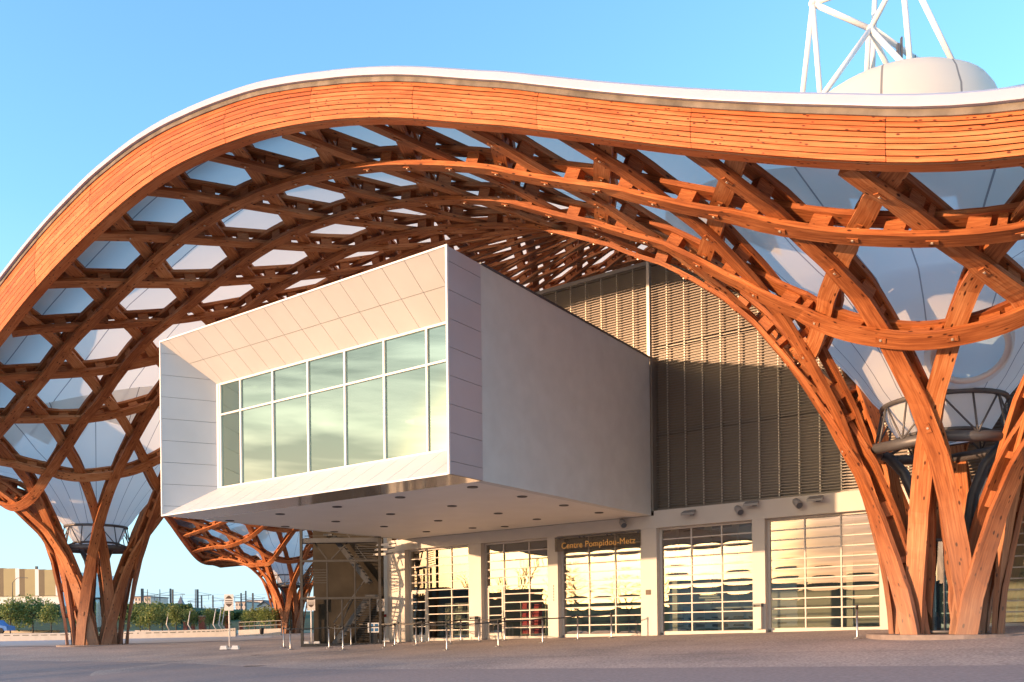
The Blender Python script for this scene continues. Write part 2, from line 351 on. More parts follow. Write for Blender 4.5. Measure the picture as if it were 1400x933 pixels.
# hexagonal outline (lattice coords)
VV=[(-52.8,17.41),(9.0,17.41),(34,60),(6,118),(-74,112),(-92,70.1)]
def inside(s,P,m=0.):
    for k in range(6):
        x0,y0=VV[k];x1,y1=VV[(k+1)%6]; L=math.hypot(x1-x0,y1-y0)
        if ((x1-x0)*(P-y0)-(y1-y0)*(s-x0))/L<m: return False
    return True
roof=thing('timber_roof',W(-25,30,0),'huge white roof canopy on an orange timber lattice that flows down into columns','roof')
BW,BT=.46,.135
LP,UP=.15,.44
def sweep(mb,p,n,off,w,t,u0=0):
    m=len(p); T_=np.gradient(p,axis=0); T_/=np.linalg.norm(T_,axis=1)[:,None]
    n=n-T_*np.sum(n*T_,1)[:,None]; n/=np.linalg.norm(n,axis=1)[:,None]
    x=np.cross(T_,n); L=np.r_[0,np.cumsum(np.linalg.norm(np.diff(p,axis=0),axis=1))]+u0
    if t==BT:
        hz_=p[:,2]-Z0; wv=(w/2+.04*np.clip((7.-hz_)/5.,0,1))[:,None]
    else: wv=w/2
    c=[p+n*off-x*wv,p+n*off+x*wv,p+n*(off+t)+x*wv,p+n*(off+t)-x*wv]
    base=len(mb.v)
    for k in range(m):
        for j in range(4): mb.v.append(tuple(c[j][k]))
    vv=[0,w,w+t,2*w+t,2*w+2*t]
    for k in range(m-1):
        for j in range(4):
            j2=(j+1)%4
            mb.f.append((base+4*k+j,base+4*(k+1)+j,base+4*(k+1)+j2,base+4*k+j2))
            mb.uv.append([(L[k],vv[j]),(L[k+1],vv[j]),(L[k+1],vv[j+1]),(L[k],vv[j+1])]); mb.mi.append(mb.cur); mb.sm.append(False)
    for k,o in ((0,(0,1,2,3)),(m-1,(3,2,1,0))):
        mb.f.append(tuple(base+4*k+j for j in o)); mb.uv.append([(0,0),(w,0),(w,t),(0,t)]); mb.mi.append(mb.cur); mb.sm.append(False)
    return T_,x,n,L
beam_count=0
def line_beams(o,dr,nrm,layer,nodes0,name,pmax=92):
    """o: a point on the line at parameter 0, dr: direction, nodes at (k+.5)a + nodes0"""
    global beam_count
    ts=[];t=-95.
    while t<95:
        s,P=o[0]+dr[0]*t,o[1]+dr[1]*t
        rr=min(math.hypot(s-c[0],P-c[1]) for c in COLS_L)
        st=.09 if rr<2.4 else .22 if rr<7 else (.6 if P<42 else 1.4)
        if inside(s,P,.12) and P<pmax: ts.append(t)
        else: ts.append(None)
        t+=st
    runs=[];cur=[]
    for t in ts:
        if t is None:
            if len(cur)>2: runs.append(cur)
            cur=[]
        else: cur.append(t)
    if len(cur)>2: runs.append(cur)
    mb=MB(); any_=False
    for run in runs:
        run=np.array(run); s=o[0]+dr[0]*run; P=o[1]+dr[1]*run
        p,n=surf(s,P)
        # cut where the legs reach the ground
        r=np.min([np.hypot(warp(s,P)-c[0],P-c[1]) for c in COLS],axis=0)
        gl=np.array([gz(a_,b_) for a_,b_ in p[:,:2]])
        ok=(p[:,2]>gl-1.3)&(r>1.54)
        i=0
        while i<len(run):
            if not ok[i]: i+=1; continue
            j=i
            while j+1<len(run) and ok[j+1]: j+=1
            if j-i>=3:
                any_=True
                pp,nn=p[i:j+1],n[i:j+1]
                u0=rng.uniform(0,50)
                mb.cur=0
                far=np.min(pp[:,1])>62
                T_,x,nn2,L=sweep(mb,pp,nn,layer*LP,BW,BT,u0)
                sweep(mb,pp,nn,layer*LP+UP,BW,BT,u0+31)
                tr=run[i:j+1]; Pn=P[i:j+1]
                # spacer blocks and bolt plates
                k0=int(math.floor((tr[0]-nodes0)/a))-1; k1=int(math.ceil((tr[-1]-nodes0)/a))+1
                for k in range(k0,k1):
                    for frac,kind in ((.0,'b'),(.5,'n'),(.27,'c') if True else 0):
                        tt=nodes0+(k+frac)*a
                        if tt<tr[0]+.3 or tt>tr[-1]-.3: continue
                        if far and kind!='b': continue
                        g=np.interp(tt,tr,np.arange(len(tr))); q=int(g); fr=g-q; q2=min(q+1,len(tr)-1)
                        c=Vector(pp[q]*(1-fr)+pp[q2]*fr); N=Vector(nn2[q]); X=Vector(x[q]); TT=Vector(T_[q])
                        if kind in 'bc':
                            if kind=='c' and c.z-gz(c.x,c.y)>9: continue
                            hl=.22 if kind=='b' else .09; b0=layer*LP+BT; b1=layer*LP+UP; wx=.15
                            mb.cur=0
                            mb.hexa([c+N*b0+TT*-hl+X*-wx,c+N*b0+TT*hl+X*-wx,c+N*b0+TT*hl+X*wx,c+N*b0+TT*-hl+X*wx,
                                     c+N*b1+TT*-hl+X*-wx,c+N*b1+TT*hl+X*-wx,c+N*b1+TT*hl+X*wx,c+N*b1+TT*-hl+X*wx])
                        else:
                            b0=layer*LP-.025; b1=layer*LP+.01; hl=.13; wx=.065
                            mb.cur=0
                            mb.hexa([c+N*b0+TT*-hl+X*-wx,c+N*b0+TT*hl+X*-wx,c+N*b0+TT*hl+X*wx,c+N*b0+TT*-hl+X*wx,
                                     c+N*b1+TT*-hl+X*-wx,c+N*b1+TT*hl+X*-wx,c+N*b1+TT*hl+X*wx,c+N*b1+TT*-hl+X*wx])
                            if c.y<34:
                                mb.cur=1; b2=b0-.02; hl=.025;wx=.025
                                mb.hexa([c+N*b2+TT*-hl+X*-wx,c+N*b2+TT*hl+X*-wx,c+N*b2+TT*hl+X*wx,c+N*b2+TT*-hl+X*wx,
                                     c+N*b0+TT*-hl+X*-wx,c+N*b0+TT*hl+X*-wx,c+N*b0+TT*hl+X*wx,c+N*b0+TT*-hl+X*wx])
            i=j+1
    if any_:
        mb.build('lattice_beam',['glulam','bolt'],roof); beam_count+=1
for k in range(1,25):    # A lines, parallel to the front edge
    s_off=(-38.5+ (k-0)*a)
    line_beams((s_off,PA+k*d),(1,0),None,0,0,'A')
for fam,(dr,nr,layer) in enumerate((((.5,.8660254),(.8660254,-.5),1),((-.5,.8660254),(.8660254,.5),2))):
    o0=(-38.5,18.86)
    for k in range(-40,60):
        off=(k+.5)*d
        o=(o0[0]+nr[0]*off,o0[1]+nr[1]*off)
        # node phase: foot of the hexagon centre's perpendicular shifts by a per line
        line_beams(o,dr,nr,layer,(k%2)*a,'x')
print('lattice lines',beam_count)
# ---- membrane
UVs=[]
def zmem(s,P):
    """white skin above the lattice, image-fitted plan coords"""
    return zs(s,P)+1.35
mb=MB()
gs=np.arange(-96,22,1.1); gp=np.arange(17.6,98,1.1)
S_,P_=np.meshgrid(gs,gp); Zm=zmem(S_,P_); Wm=WV(S_,P_,Zm)
def rad(s,P): return min(math.hypot(s-c[0],P-c[1]) for c in COLS)
idx={}
def vid(i,j):
    if (i,j) not in idx: idx[(i,j)]=len(mb.v); mb.v.append(tuple(Wm[i,j]))
    return idx[(i,j)]
for i in range(len(gp)-1):
    for j in range(len(gs)-1):
        sc,pc=gs[j]+.55,gp[i]+.55
        if not inside(sc,pc,.55) or rad(sc,pc)<6.2: continue
        mb.f.append((vid(i,j),vid(i,j+1),vid(i+1,j+1),vid(i+1,j)))
        f=lambda s,P:((P-PA)/2.9+.35,.016)
        mb.uv.append([f(gs[j],gp[i]),f(gs[j+1],gp[i]),f(gs[j+1],gp[i+1]),f(gs[j],gp[i+1])]); mb.mi.append(0); mb.sm.append(True)
mb.build('membrane','membrane',roof)
FR=[(1.60,5.95),(1.9,6.3),(2.2,6.75),(2.65,7.35),(3.25,8.05),(3.95,8.95),(4.75,9.9),(5.5,None),(6.6,None),(7.8,None)]
hole_ang=math.radians(-66)   # seen from the front, a little to the right
for ci,c in enumerate(COLS):
    mb=MB(); n=72
    rows=[]
    for r,z in FR:
        row=[]
        for j in range(n+1):
            A=2*math.pi*j/n; s=c[0]+r*math.cos(A); P=c[1]+r*math.sin(A)
            zt=float(zs(np.array([s]),np.array([P]))[0])+1.33
            if z is None: zz=zt
            else:
                w=max(0,(r-3.2)/2.3); w=min(1,w); w=w*w*(3-2*w)
                zz=z*(1-w)+zt*w
            row.append((s,P,zz))
        rows.append(row)
    # refine rows
    fine=[]
    for i in range(len(rows)-1):
        for q in range(4):
            f=q/4; fine.append([tuple(rows[i][j][k]*(1-f)+rows[i+1][j][k]*f for k in range(3)) for j in range(n+1)])
    fine.append(rows[-1])
    hc=None
    if ci==1:
        # the round cut-out: centre found on the funnel skin in the direction of hole_ang
        r0=2.28; hs=c[0]+r0*math.cos(hole_ang); hp=c[1]+r0*math.sin(hole_ang); hz=float(np.interp(r0,[q[0] for q in FR[:7]],[q[1] for q in FR[:7]]))
        hc=Vector(W(hs,hp,hz))
    base=len(mb.v)
    for row in fine:
        for v in row: mb.v.append(W(*v))
    for i in range(len(fine)-1):
        for j in range(n):
            q=[base+i*(n+1)+j,base+i*(n+1)+j+1,base+(i+1)*(n+1)+j+1,base+(i+1)*(n+1)+j]
            if hc is not None:
                cc=sum((Vector(mb.v[k]) for k in q),Vector())/4
                if (cc-hc).length<.86: continue
            mb.f.append(tuple(q)); u0=j/n*24; u1=(j+1)/n*24
            wd=.05*1.6/max(1.6,math.hypot(fine[i][0][0]-c[0],fine[i][0][1]-c[1]))+.012
            mb.uv.append([(u0,wd),(u1,wd),(u1,wd),(u0,wd)]); mb.mi.append(0); mb.sm.append(True)
    fn=mb.build('membrane_funnel','membrane',roof)
    if hc is not None:
        rdir=Vector(W(c[0]+math.cos(hole_ang),c[1]+math.sin(hole_ang),0))-Vector(W(c[0],c[1],0)); rdir.normalize()
        nrm=(rdir*.84-Vector((0,0,.54))).normalized()
        ux=nrm.cross(Vector((0,0,1))).normalized(); uy=ux.cross(nrm)
        rg=MB(); N=40
        ring=[hc+nrm*.10+ux*.90*math.cos(q*2*math.pi/N)+uy*.80*math.sin(q*2*math.pi/N) for q in range(N)]
        rg.tube(ring,.085,8,closed=True)
        ro=rg.build('opening_rim','white',fn,False)
        # collar between rim and skin
        cm=MB()
        for q in range(N):
            A0=q*2*math.pi/N;A1=(q+1)*2*math.pi/N
            e=lambda A,rr,o_:hc+nrm*o_+ux*rr*math.cos(A)+uy*rr*math.sin(A)
            cm.quad([e(A0,.86,.10),e(A1,.86,.10),e(A1,1.10,-.06),e(A0,1.10,-.06)],smooth=True)
        cm.build('rim_collar','membrane',fn)
        pm=MB(); pm.quad([hc+nrm*.06+ux*.90*math.cos(q*2*math.pi/N)+uy*.80*math.sin(q*2*math.pi/N) for q in range(N)])  # added disc closing the cut-out, coloured as the sky beyond it
        pm.build('painted_sky_disc','sky_fill',fn)
# ---- front edge: boards, grey board, white cap
def edge_profile(side):
    """returns list of (world base point, inward unit vec, along s, wood height)"""
    out=[]
    if side==0:
        L=np.arange(-53.3,8.9,.55)
        for s in L:
            z=float(zs(np.array([s]),np.array([PA]))[0]); wh=float(np.interp(s,[-60,-37,-30,-24.7,-18,-14,-9.5,-4,-1,10],[1.95,1.88,1.7,1.3,1.0,.97,.87,.90,.80,.78]))
            out.append((s,PA,z,wh,(0,1)))
    else:
        if side==1: p0,p1=V0,VV[5]
        else: p0,p1=VV[5],VV[4]
        Ls=math.hypot(p1[0]-p0[0],p1[1]-p0[1]); dx,dy=(p1[0]-p0[0])/Ls,(p1[1]-p0[1])/Ls
        for q in np.arange(0,Ls,.8):
            s,P=p0[0]+dx*q,p0[1]+dy*q; rs=float(warp(s,P)); z=float(zs(np.array([rs]),np.array([P]))[0]); out.append((rs,P,z,.95,(dy,-dx)))
    return out
def strip(mb,prof,uvv=None,mi=0,smooth=False):
    """prof: list over stations of list of section points"""
    m=len(prof); k=len(prof[0]); mb.cur=mi
    L=0;Ls=[0]
    for i in range(1,m): L+=(Vector(prof[i][0])-Vector(prof[i-1][0])).length; Ls.append(L)
    V=[0]
    for j in range(1,k): V.append(V[-1]+(Vector(prof[m//2][j])-Vector(prof[m//2][j-1])).length)
    for i in range(m-1):
        for j in range(k-1):
            mb.quad([prof[i][j],prof[i+1][j],prof[i+1][j+1],prof[i][j+1]],[(Ls[i],V[j]),(Ls[i+1],V[j]),(Ls[i+1],V[j+1]),(Ls[i],V[j+1])],smooth)
NB=8
for side in (0,1,2):
    E=edge_profile(side)
    def pt(e,o,h): # o: outward offset
        s,P,z,wh,inn=e; return W(s-inn[0]*o,P-inn[1]*o,z+h)
    if side==0:
        # lay the boards in lengths of about 5 m; each length of boards is one part
        seg=7; 
        for i0 in range(0,len(E)-1,seg):
            EE=E[i0:i0+seg+1]
            if len(EE)<2: continue
            mb=MB()
            for b in range(NB):
                prof=[]
                f0,f1=b/NB,(b+1)/NB
                jit=rng.uniform(-.008,.008)
                for e in EE:
                    wh=e[3]; bul=lambda f:.10*math.sin(math.pi*(.15+.85*f))
                    g=.017
                    prof.append([pt(e,bul(f0)-.05,wh*f0+g),pt(e,bul(f0)+jit,wh*f0+g),pt(e,bul(f1)+jit,wh*f1-g*.2),pt(e,bul(f1)-.05,wh*f1-g*.2)])
                # small gap at the butt joints
                if len(prof)>2:
                    a0=Vector(prof[0][0]);a1=Vector(prof[1][0]); k=.012/max(.1,(a1-a0).length)
                    prof[0]=[tuple(Vector(x)*(1-k)+Vector(y)*k) for x,y in zip(prof[0],prof[1])]
                nv=len(mb.v); strip(mb,prof)
                off=rng.uniform(0,40)
                for q in range(len(mb.uv)-3*(len(EE)-1),len(mb.uv)): mb.uv[q]=[(u+off,v+b*7.3) for u,v in mb.uv[q]]
            mb.build('edge_boards','larch',roof)
        mb=MB()
        strip(mb,[[pt(e,-.02,.0),pt(e,-.02,e[3])] for e in E]); mb.build('board_backing','seam',roof)
        mb=MB()
        strip(mb,[[pt(e,-.02,-.004),pt(e,-.36,-.004),pt(e,-.36,e[3]*.8)] for e in E]); 
        strip(mb,[[pt(e,.04,.008),pt(e,-.03,.008)] for e in E]); mb.build('edge_soffit_board','larch',roof)
    else:
        mb=MB(); strip(mb,[[pt(e,-.36,e[3]*.8),pt(e,-.36,-.004),pt(e,.03,-.004),pt(e,.06,e[3])] for e in E]); mb.build('edge_boards','larch',roof)
    mb=MB(); strip(mb,[[pt(e,.0,e[3]),pt(e,.045,e[3]+.005),pt(e,.05,e[3]+.13),pt(e,.0,e[3]+.135)] for e in E]); mb.build('weathered_top_board','weathered',roof)
    mb=MB(); strip(mb,[[pt(e,.0,e[3]+.137),pt(e,.15,e[3]+.135),pt(e,.155,e[3]+.16),pt(e,.11,e[3]+.18),pt(e,.10,e[3]+.36),pt(e,-.0,e[3]+.44),pt(e,-.55,e[3]+.56),pt(e,-2.2,max(1.3,e[3]+.45))] for e in E],smooth=False); mb.build('edge_cap','cap',roof)
# ---- column equipment (ring, pipes) and glass enclosures
CN=[('left',''),('right','by the doors'),('far','behind the box')]
for ci,c in enumerate(COLS):
    cx,cy,_=W(c[0],c[1],0); zb=R*cx+Z0; g0=gz(cx,cy)
    mb=MB(); N=36
    circ=lambda r,z,n=N:[(cx+r*math.cos(2*math.pi*k/n),cy+r*math.sin(2*math.pi*k/n),zb+z) for k in range(n)]
    mb.tube(circ(1.62,5.95),.075,8,closed=True); mb.tube(circ(1.2,5.02),.06,8,closed=True)
    hexp=circ(2.0,4.70,6); mb.tube([hexp[k] for k in range(6)]+[hexp[0]],.16,10) if False else None
    for k in range(6): mb.tube([hexp[k],hexp[(k+1)%6]],.15,10)
    u=circ(1.62,5.95,12); l=circ(1.85,4.78,12)
    for k in range(12):
        mb.tube([u[k],l[k]],.028,6)
        if k%2==0: mb.tube([u[k],l[(k+1)%12]],.028,6); mb.tube([u[k],l[k-1]],.028,6)
    for k in range(0,12,2): mb.tube([circ(1.2,5.02,12)[k],l[k]],.05,6)
    mb.build('support_ring','steel_grey',roof)
    mb=MB(); mb.lathe([(1.6,5.94),(1.45,5.5),(1.15,5.0),(.4,4.9)],(cx,cy,zb),36); mb.build('funnel_skirt','membrane',roof)
    for sg in (-1,1):
        mb=MB(); ux,uy=(C,-T)
        P3=lambda o,z:(cx+sg*ux*o,cy+sg*uy*o,zb+z)
        mb.tube([P3(1.75,4.75),P3(1.45,4.6),P3(1.05,4.1),P3(.75,3.3),P3(.62,2.4),P3(.56,1.2),P3(.52,g0-zb)],.15,12); mb.build('drain_pipe','steel_dark',roof)
    # round glass enclosure at the foot of the column
    en=thing('glass_enclosure',(cx,cy,g0),'round teal glass enclosure inside the %s timber column %s'%CN[ci],'glass enclosure')
    mb=MB(); mb.lathe([(.95,.12),(.95,2.65)],(0,0,0),24); mb.build('glass','tealglass',en,True)
    mb=MB(); 
    for z in (.10,2.66): mb.tube([(.95*math.cos(2*math.pi*k/24),.95*math.sin(2*math.pi*k/24),z) for k in range(24)],.05,6,closed=True)
    for k in range(8): mb.tube([(.95*math.cos(math.pi*k/4+.3),.95*math.sin(math.pi*k/4+.3),.1),(.95*math.cos(math.pi*k/4+.3),.95*math.sin(math.pi*k/4+.3),2.65)],.018,6)
    mb.build('frame','steel_grey',en,True)
    # plinth disc
    mb=MB(); pr=[]
    mb.lathe([(2.12,-.3),(2.12,.03),(0,.035)],(cx,cy,g0),48,False); o=mb.build('column_base_slab',simple('base_slab',(.24,.20,.19),.85,noise=.2,nscale=5),roof)
# ------------------------------------------------------------------ setting: ground
mb=MB()
ss=list(np.arange(-75,24,3.)); ps=list(np.arange(-36,72,3.))
for i in range(len(ps)-1):
    for j in range(len(ss)-1):
        q=[]
        for s,P in ((ss[j],ps[i]),(ss[j+1],ps[i]),(ss[j+1],ps[i+1]),(ss[j],ps[i+1])):
            X,Y,_=W(s,P,0); q.append((X,Y,gz(X,Y)))
        mb.quad(q)
tag(mb.build('plaza','asphalt'),kind='structure')
mb=MB(); mb.quad([(-3000,-3000,-1.1),(3000,-3000,-1.1),(3000,5000,-1.1),(-3000,5000,-1.1)]); tag(mb.build('ground','earth'),kind='structure')
# near band of smoother asphalt and worn joints
mb=MB()
def gstrip(px,w,mat_mb,dz=.006):
    for (x0,y0,x1,y1) in px:
        p,q=onG(x0,y0),onG(x1,y1); n=12
        for k in range(n):
            A=p.lerp(q,k/n);B=p.lerp(q,(k+1)/n); t=(B-A).normalized(); o=Vector((-t.y,t.x,0))*w/2
            mat_mb.quad([(v.x,v.y,gz(v.x,v.y)+dz) for v in (A-o,B-o,B+o,A+o)])
b0,b1=onG(700,915),onG(1400,909.5); bl=onG(0,893)
n=30; PL=[]
for k in range(n+1):
    x=-300+k*2300/n; yb=np.interp(x,[-300,0,250,430,700,1400,2000],[897,903,907,916,915,910,906]); PL.append(onG(x,yb))
for k in range(n):
    A,B=PL[k],PL[k+1]
    rows=6
    for r_ in range(rows):
        f0,f1=1-r_/rows*.75,1-(r_+1)/rows*.75
        q=[(A.x*f1,A.y*f1),(B.x*f1,B.y*f1),(B.x*f0,B.y*f0),(A.x*f0,A.y*f0)]
        mb.quad([(x,y,gz(x,y)+.006) for x,y in q])
tag(mb.build('smooth_asphalt','asphalt2'),kind='structure')
# pale paved forecourt beyond the left column
mb=MB(); q=[]
edge=[onG(x,y) for x,y in ((-200,886),(0,884.5),(120,884),(240,881),(330,876),(372,872))]
for k in range(len(edge)-1):
    A,B=edge[k],edge[k+1]; f=1.0
    fa=118/ A.y; fb=118/B.y
    m=8
    for r_ in range(m):
        a0=1+(fa-1)*r_/m;a1=1+(fa-1)*(r_+1)/m;b0_=1+(fb-1)*r_/m;b1_=1+(fb-1)*(r_+1)/m
        mb.quad([(x,y,max(gz(x,y),-9)+.008) for x,y in ((A.x*a0,A.y*a0),(B.x*b0_,B.y*b0_),(B.x*b1_,B.y*b1_),(A.x*a1,A.y*a1))])
tag(mb.build('forecourt_paving','paving'),kind='structure')
for (x,y,w_,lb) in ((362,896,1.1,'dark slotted drain in the plaza below the lone post sign'),(352,911,.9,'short dark drain slot nearest the viewer on the plaza')):
    p=onG(x,y); t=thing('drain_grate',p,lb,'drain')
    mb=MB(); mb.box(-w_/2,w_/2,-.09,.09,.002,.012); mb.build('frame','steel_dark',t,True)
    mb=MB()
    mb.box(-w_/2+.05,w_/2-.05,-.03,.03,.013,.016); mb.build('slot','black',t,True)
mb=MB(); q0=[onG(x,y) for x,y in ((100,905),(350,903),(700,899),(1100,892),(1500,886))]
for A,B in zip(q0[:-1],q0[1:]):
    for k in range(10):
        a0=A.lerp(B,k/10);a1=A.lerp(B,(k+1)/10); mb.quad([(v.x,v.y+o,gz(v.x,v.y+o)+.005) for v,o in ((a0,0),(a1,0),(a1,.035),(a0,.035))])
tag(mb.build('pavement_joint','goods_dark'),kind='structure')
# ------------------------------------------------------------------ gallery box
P1=18.585; P2=20.3; SL,SR=-27.85,-14.72; HB,HT=4.09,10.35
box=thing('gallery_box',W((SL+SR)/2,25,HB),'big white cantilevered box with a long green glass window above the entrance','building wing')
def panels(mb,c,us,vs,gap=.012,th=.03):
    """c: 4 corners (u0v0,u1v0,u1v1,u0v1); panels stand proud of the corner plane by th along the normal"""
    c=[Vector(x) for x in c]; n=(c[1]-c[0]).cross(c[3]-c[0]).normalized()
    def P(u,v): return (c[0]*(1-u)+c[1]*u)*(1-v)+(c[3]*(1-u)+c[2]*u)*v
    lu=(c[1]-c[0]).length; lv=(c[3]-c[0]).length
    for i in range(len(us)-1):
        for j in range(len(vs)-1):
            u0,u1,v0,v1=us[i]+gap/lu/2,us[i+1]-gap/lu/2,vs[j]+gap/lv/2,vs[j+1]-gap/lv/2
            b=[P(u0,v0),P(u1,v0),P(u1,v1),P(u0,v1)]
            mb.hexa(b+[x+n*th for x in b])
def ruled(mb,c,us,vs,th=.03,gap=.012):
    panels(mb,c,us,vs,gap,th)
IL,IT,IB=-26.9,9.02,5.16    # inner opening (left jamb, head, sill)
pitch=.858
us=[0]+[ (x-SL)/(SR-SL) for x in np.arange(SL+.35,SR-.2,pitch)]+[1]
WW=lambda s,P,h:W(s,P,h)
# backing body
mb=MB()
mb.quad([W(SL,P1+.02,HT),W(SR,P1+.02,HT),W(SR,P2,IT),W(IL,P2,IT)])
mb.quad([W(SR,P1+.02,HB),W(SL,P1+.02,HB),W(IL,P2,IB),W(SR,P2,IB)])
mb.quad([W(SL,P1+.02,HB),W(SL,P1+.02,HT),W(IL,P2,IT),W(IL,P2,IB)])
mb.quad([W(SR-.02,P1,HB),W(SR-.02,20.2,HB),W(SR-.02,20.2,HT),W(SR-.02,P1,HT)])
mb.build('panel_backing','seam',box)
mb=MB()   # head bevel (two rows), split through the mid seam
def lerp3(a_,b_,f): return tuple(a_[k]*(1-f)+b_[k]*f for k in range(3))
def slab(s0,s1,f0,f1,A,B,mb,clipL=None):
    g=.009
    def q(s,f):
        a_=W(s,P1,A); b_=W(s,P2,B); return Vector(lerp3(a_,b_,f))
    L0=SL+(IL-SL)*f0; L1=SL+(IL-SL)*f1
    sa,sb=max(s0,L0),max(s0,L1)
    if s1<=min(L0,L1): return
    p=[q(sa+g,f0+g/2),q(max(s1-g,sa+g),f0+g/2),q(max(s1-g,sb+g*0),f1-g/2),q(sb+g,f1-g/2)]
    n=(p[1]-p[0]).cross(p[3]-p[0]); 
    if n.length<1e-6: return
    n.normalize(); 
    mid=(p[0]+p[2])/2; 
    tgt=Vector(W((s0+s1)/2,P1-3,7))
    if (tgt-mid).dot(n)<0: n=-n
    p2=[x+n*.025 for x in p]
    mb.hexa(p+p2)
cuts=[SL]+list(np.arange(SL+.45,SR-.3,pitch))+[SR]
for i in range(len(cuts)-1):
    for f0,f1 in ((0,.5),(.5,1)): slab(cuts[i],cuts[i+1],f0,f1,HT,IT,mb)
mb.build('head_panels','panel_w',box)
mb=MB()
for i in range(len(cuts)-1):
    for f0,f1 in ((0,1),): slab(cuts[i],cuts[i+1],f0,f1,HB,IB,mb)
mb.build('sill_panels','panel_w',box)
mb=MB()  # left jamb panels: courses of .78 m
hs=[HB]+list(np.arange(HB+.36,HT,.785))+[HT]
for i in range(len(hs)-1):
    h0,h1=hs[i]+.006,hs[i+1]-.006
    # inner end limited by the mitre lines
    def fmax(h):
        if h>IT: return (HT-h)/(HT-IT)
        if h<IB: return (h-HB)/(IB-HB)
        return 1
    hh=[h0]+[x for x in (IB,IT) if h0<x<h1]+[h1]
    for k in range(len(hh)-1):
        a0,a1=fmax(hh[k])*.998,fmax(hh[k+1])*.998
        q=lambda h,f:Vector(W(SL+(IL-SL)*f,P1+(P2-P1)*f,h))
        p=[q(hh[k],0),q(hh[k],a0),q(hh[k+1],a1),q(hh[k+1],0)]
        n=Vector((C,-T,0))*.8+Vector((-T,-C,0))*.5; n.normalize()
        mb.hexa(p+[x+n*.03 for x in p])
mb.build('jamb_panels','panel_w',box)
mb=MB()  # right flank panel strip
for i in range(len(hs)-1): mb.wbox(SR-.01,SR+.02,P1+.03,20.14,hs[i]+.006,hs[i+1]-.006)
mb.build('flank_panels','panel_g',box)
mb=MB(); mb.wbox(SR-.02,SR+.04,P1-.03,P1+.03,HB-.01,HT+.02); mb.wbox(SL-.03,SR-.02,P1-.03,P1+.03,HT-.03,HT+.02); mb.wbox(SL-.03,SR-.02,P1-.03,P1+.03,HB-.02,HB+.03); mb.wbox(SL-.03,SL+.02,P1-.03,P1+.03,HB+.03,HT-.03)
mb.build('edge_trim','white',box)
mb=MB(); mb.wbox(SR-.3,SR,20.165,31.48,HB,HT); mb.build('flank_wall','render',box)
mb=MB(); mb.wbox(SR-.34,SR+.03,20.165,31.45,HT+.002,HT+.06); mb.build('flank_coping','steel_dark',box)
mb=MB(); mb.wbox(SL,SL+.3,P2+.1,31.48,HB,HT); mb.wbox(SL,SR-.31,P1+.035,31.48,HT+.003,HT+.018); mb.build('shell','render',box)
mb=MB(); mb.wbox(SL+.02,SR-.03,P1+.05,20.16,HB,HB+.06); mb.build('soffit_edge','soffit_gloss',box)
mb=MB(); mb.wbox(SL+.02,SR-.01,20.165,31.48,HB+.004,HB+.3); sof=mb.build('soffit','soffit',box)
# room behind the window
mb=MB(); mb.wbox(IL-.1,IL,P2+.05,30,IB,IT+.2); mb.wbox(SR-.45,SR-.35,P2+.05,30,IB,IT+.2); mb.wbox(IL,SR-.45,29.8,30,IB,IT); mb.wbox(IL,SR-.45,P2+.1,30,IT+.3,IT+.4)
mb.wbox(IL,SR-.45,P2+.1,30,IB-.3,IB-.05)
mb.wbox(-24.2,-23.9,24.,29.8,IB,IT-.6); mb.build('room','room',box)
mb=MB()
for k in range(14): mb.wbox(IL+.1,SR-.5,21.2+k*.6,21.3+k*.6,IT+.05,IT+.25)
mb.build('ceiling_baffles','goods_dark',box)
mull=[-26.72,-25.58,-23.84,-22.07,-20.33,-18.60,-16.85,-15.12]
win=MB()
hz=7.86
for s in mull: win.wbox(s-.035,s+.035,P2-.06,P2+.06,IB,IT)
win.wbox(IL,SR-.05,P2-.055,P2+.055,IT-.07,IT+.0); win.wbox(IL,SR-.05,P2-.055,P2+.055,IB,IB+.05); win.wbox(IL,SR-.05,P2-.05,P2+.05,hz-.03,hz+.03); win.wbox(IL,IL+.12,P2-.07,P2+.05,IB,IT)
wf=win.build('window','white',box)
mb=MB()
mm=[IL]+mull+[SR-.05]
for i in range(len(mm)-1):
    for h0,h1 in ((IB,hz),(hz,IT)):
        tl=rng.uniform(-.004,.004)
        mb.quad([W(mm[i],P2,h0),W(mm[i+1],P2+tl,h0),W(mm[i+1],P2+tl,h1),W(mm[i],P2,h1)])
mb.build('pane','greenglass',wf)
def at_h(x,y,h):
    u,v=ray(x,y); Y=h/(v-R*u); return (u*Y,Y,h+R*u*Y+Z0)
for x,y in ((314,712),(383,703),(390,720),(461,693),(459,713),(457,727),(547,680),(534,703),(525,720),(516,734),(618,692),(599,712),(583,727),(714,679),(681,702),(646,714+8),(771,691),(734,710),(690,720),(819,701),(646,666)):
    p=at_h(x,y,HB); mb=MB(); mb.lathe([(.0,-.006),(.12,-.006),(.14,-.008),(.15,-.02),(.17,-.02),(.17,.0)],(p[0],p[1],p[2]),16,False); mb.build('downlight','steel_dark',box)
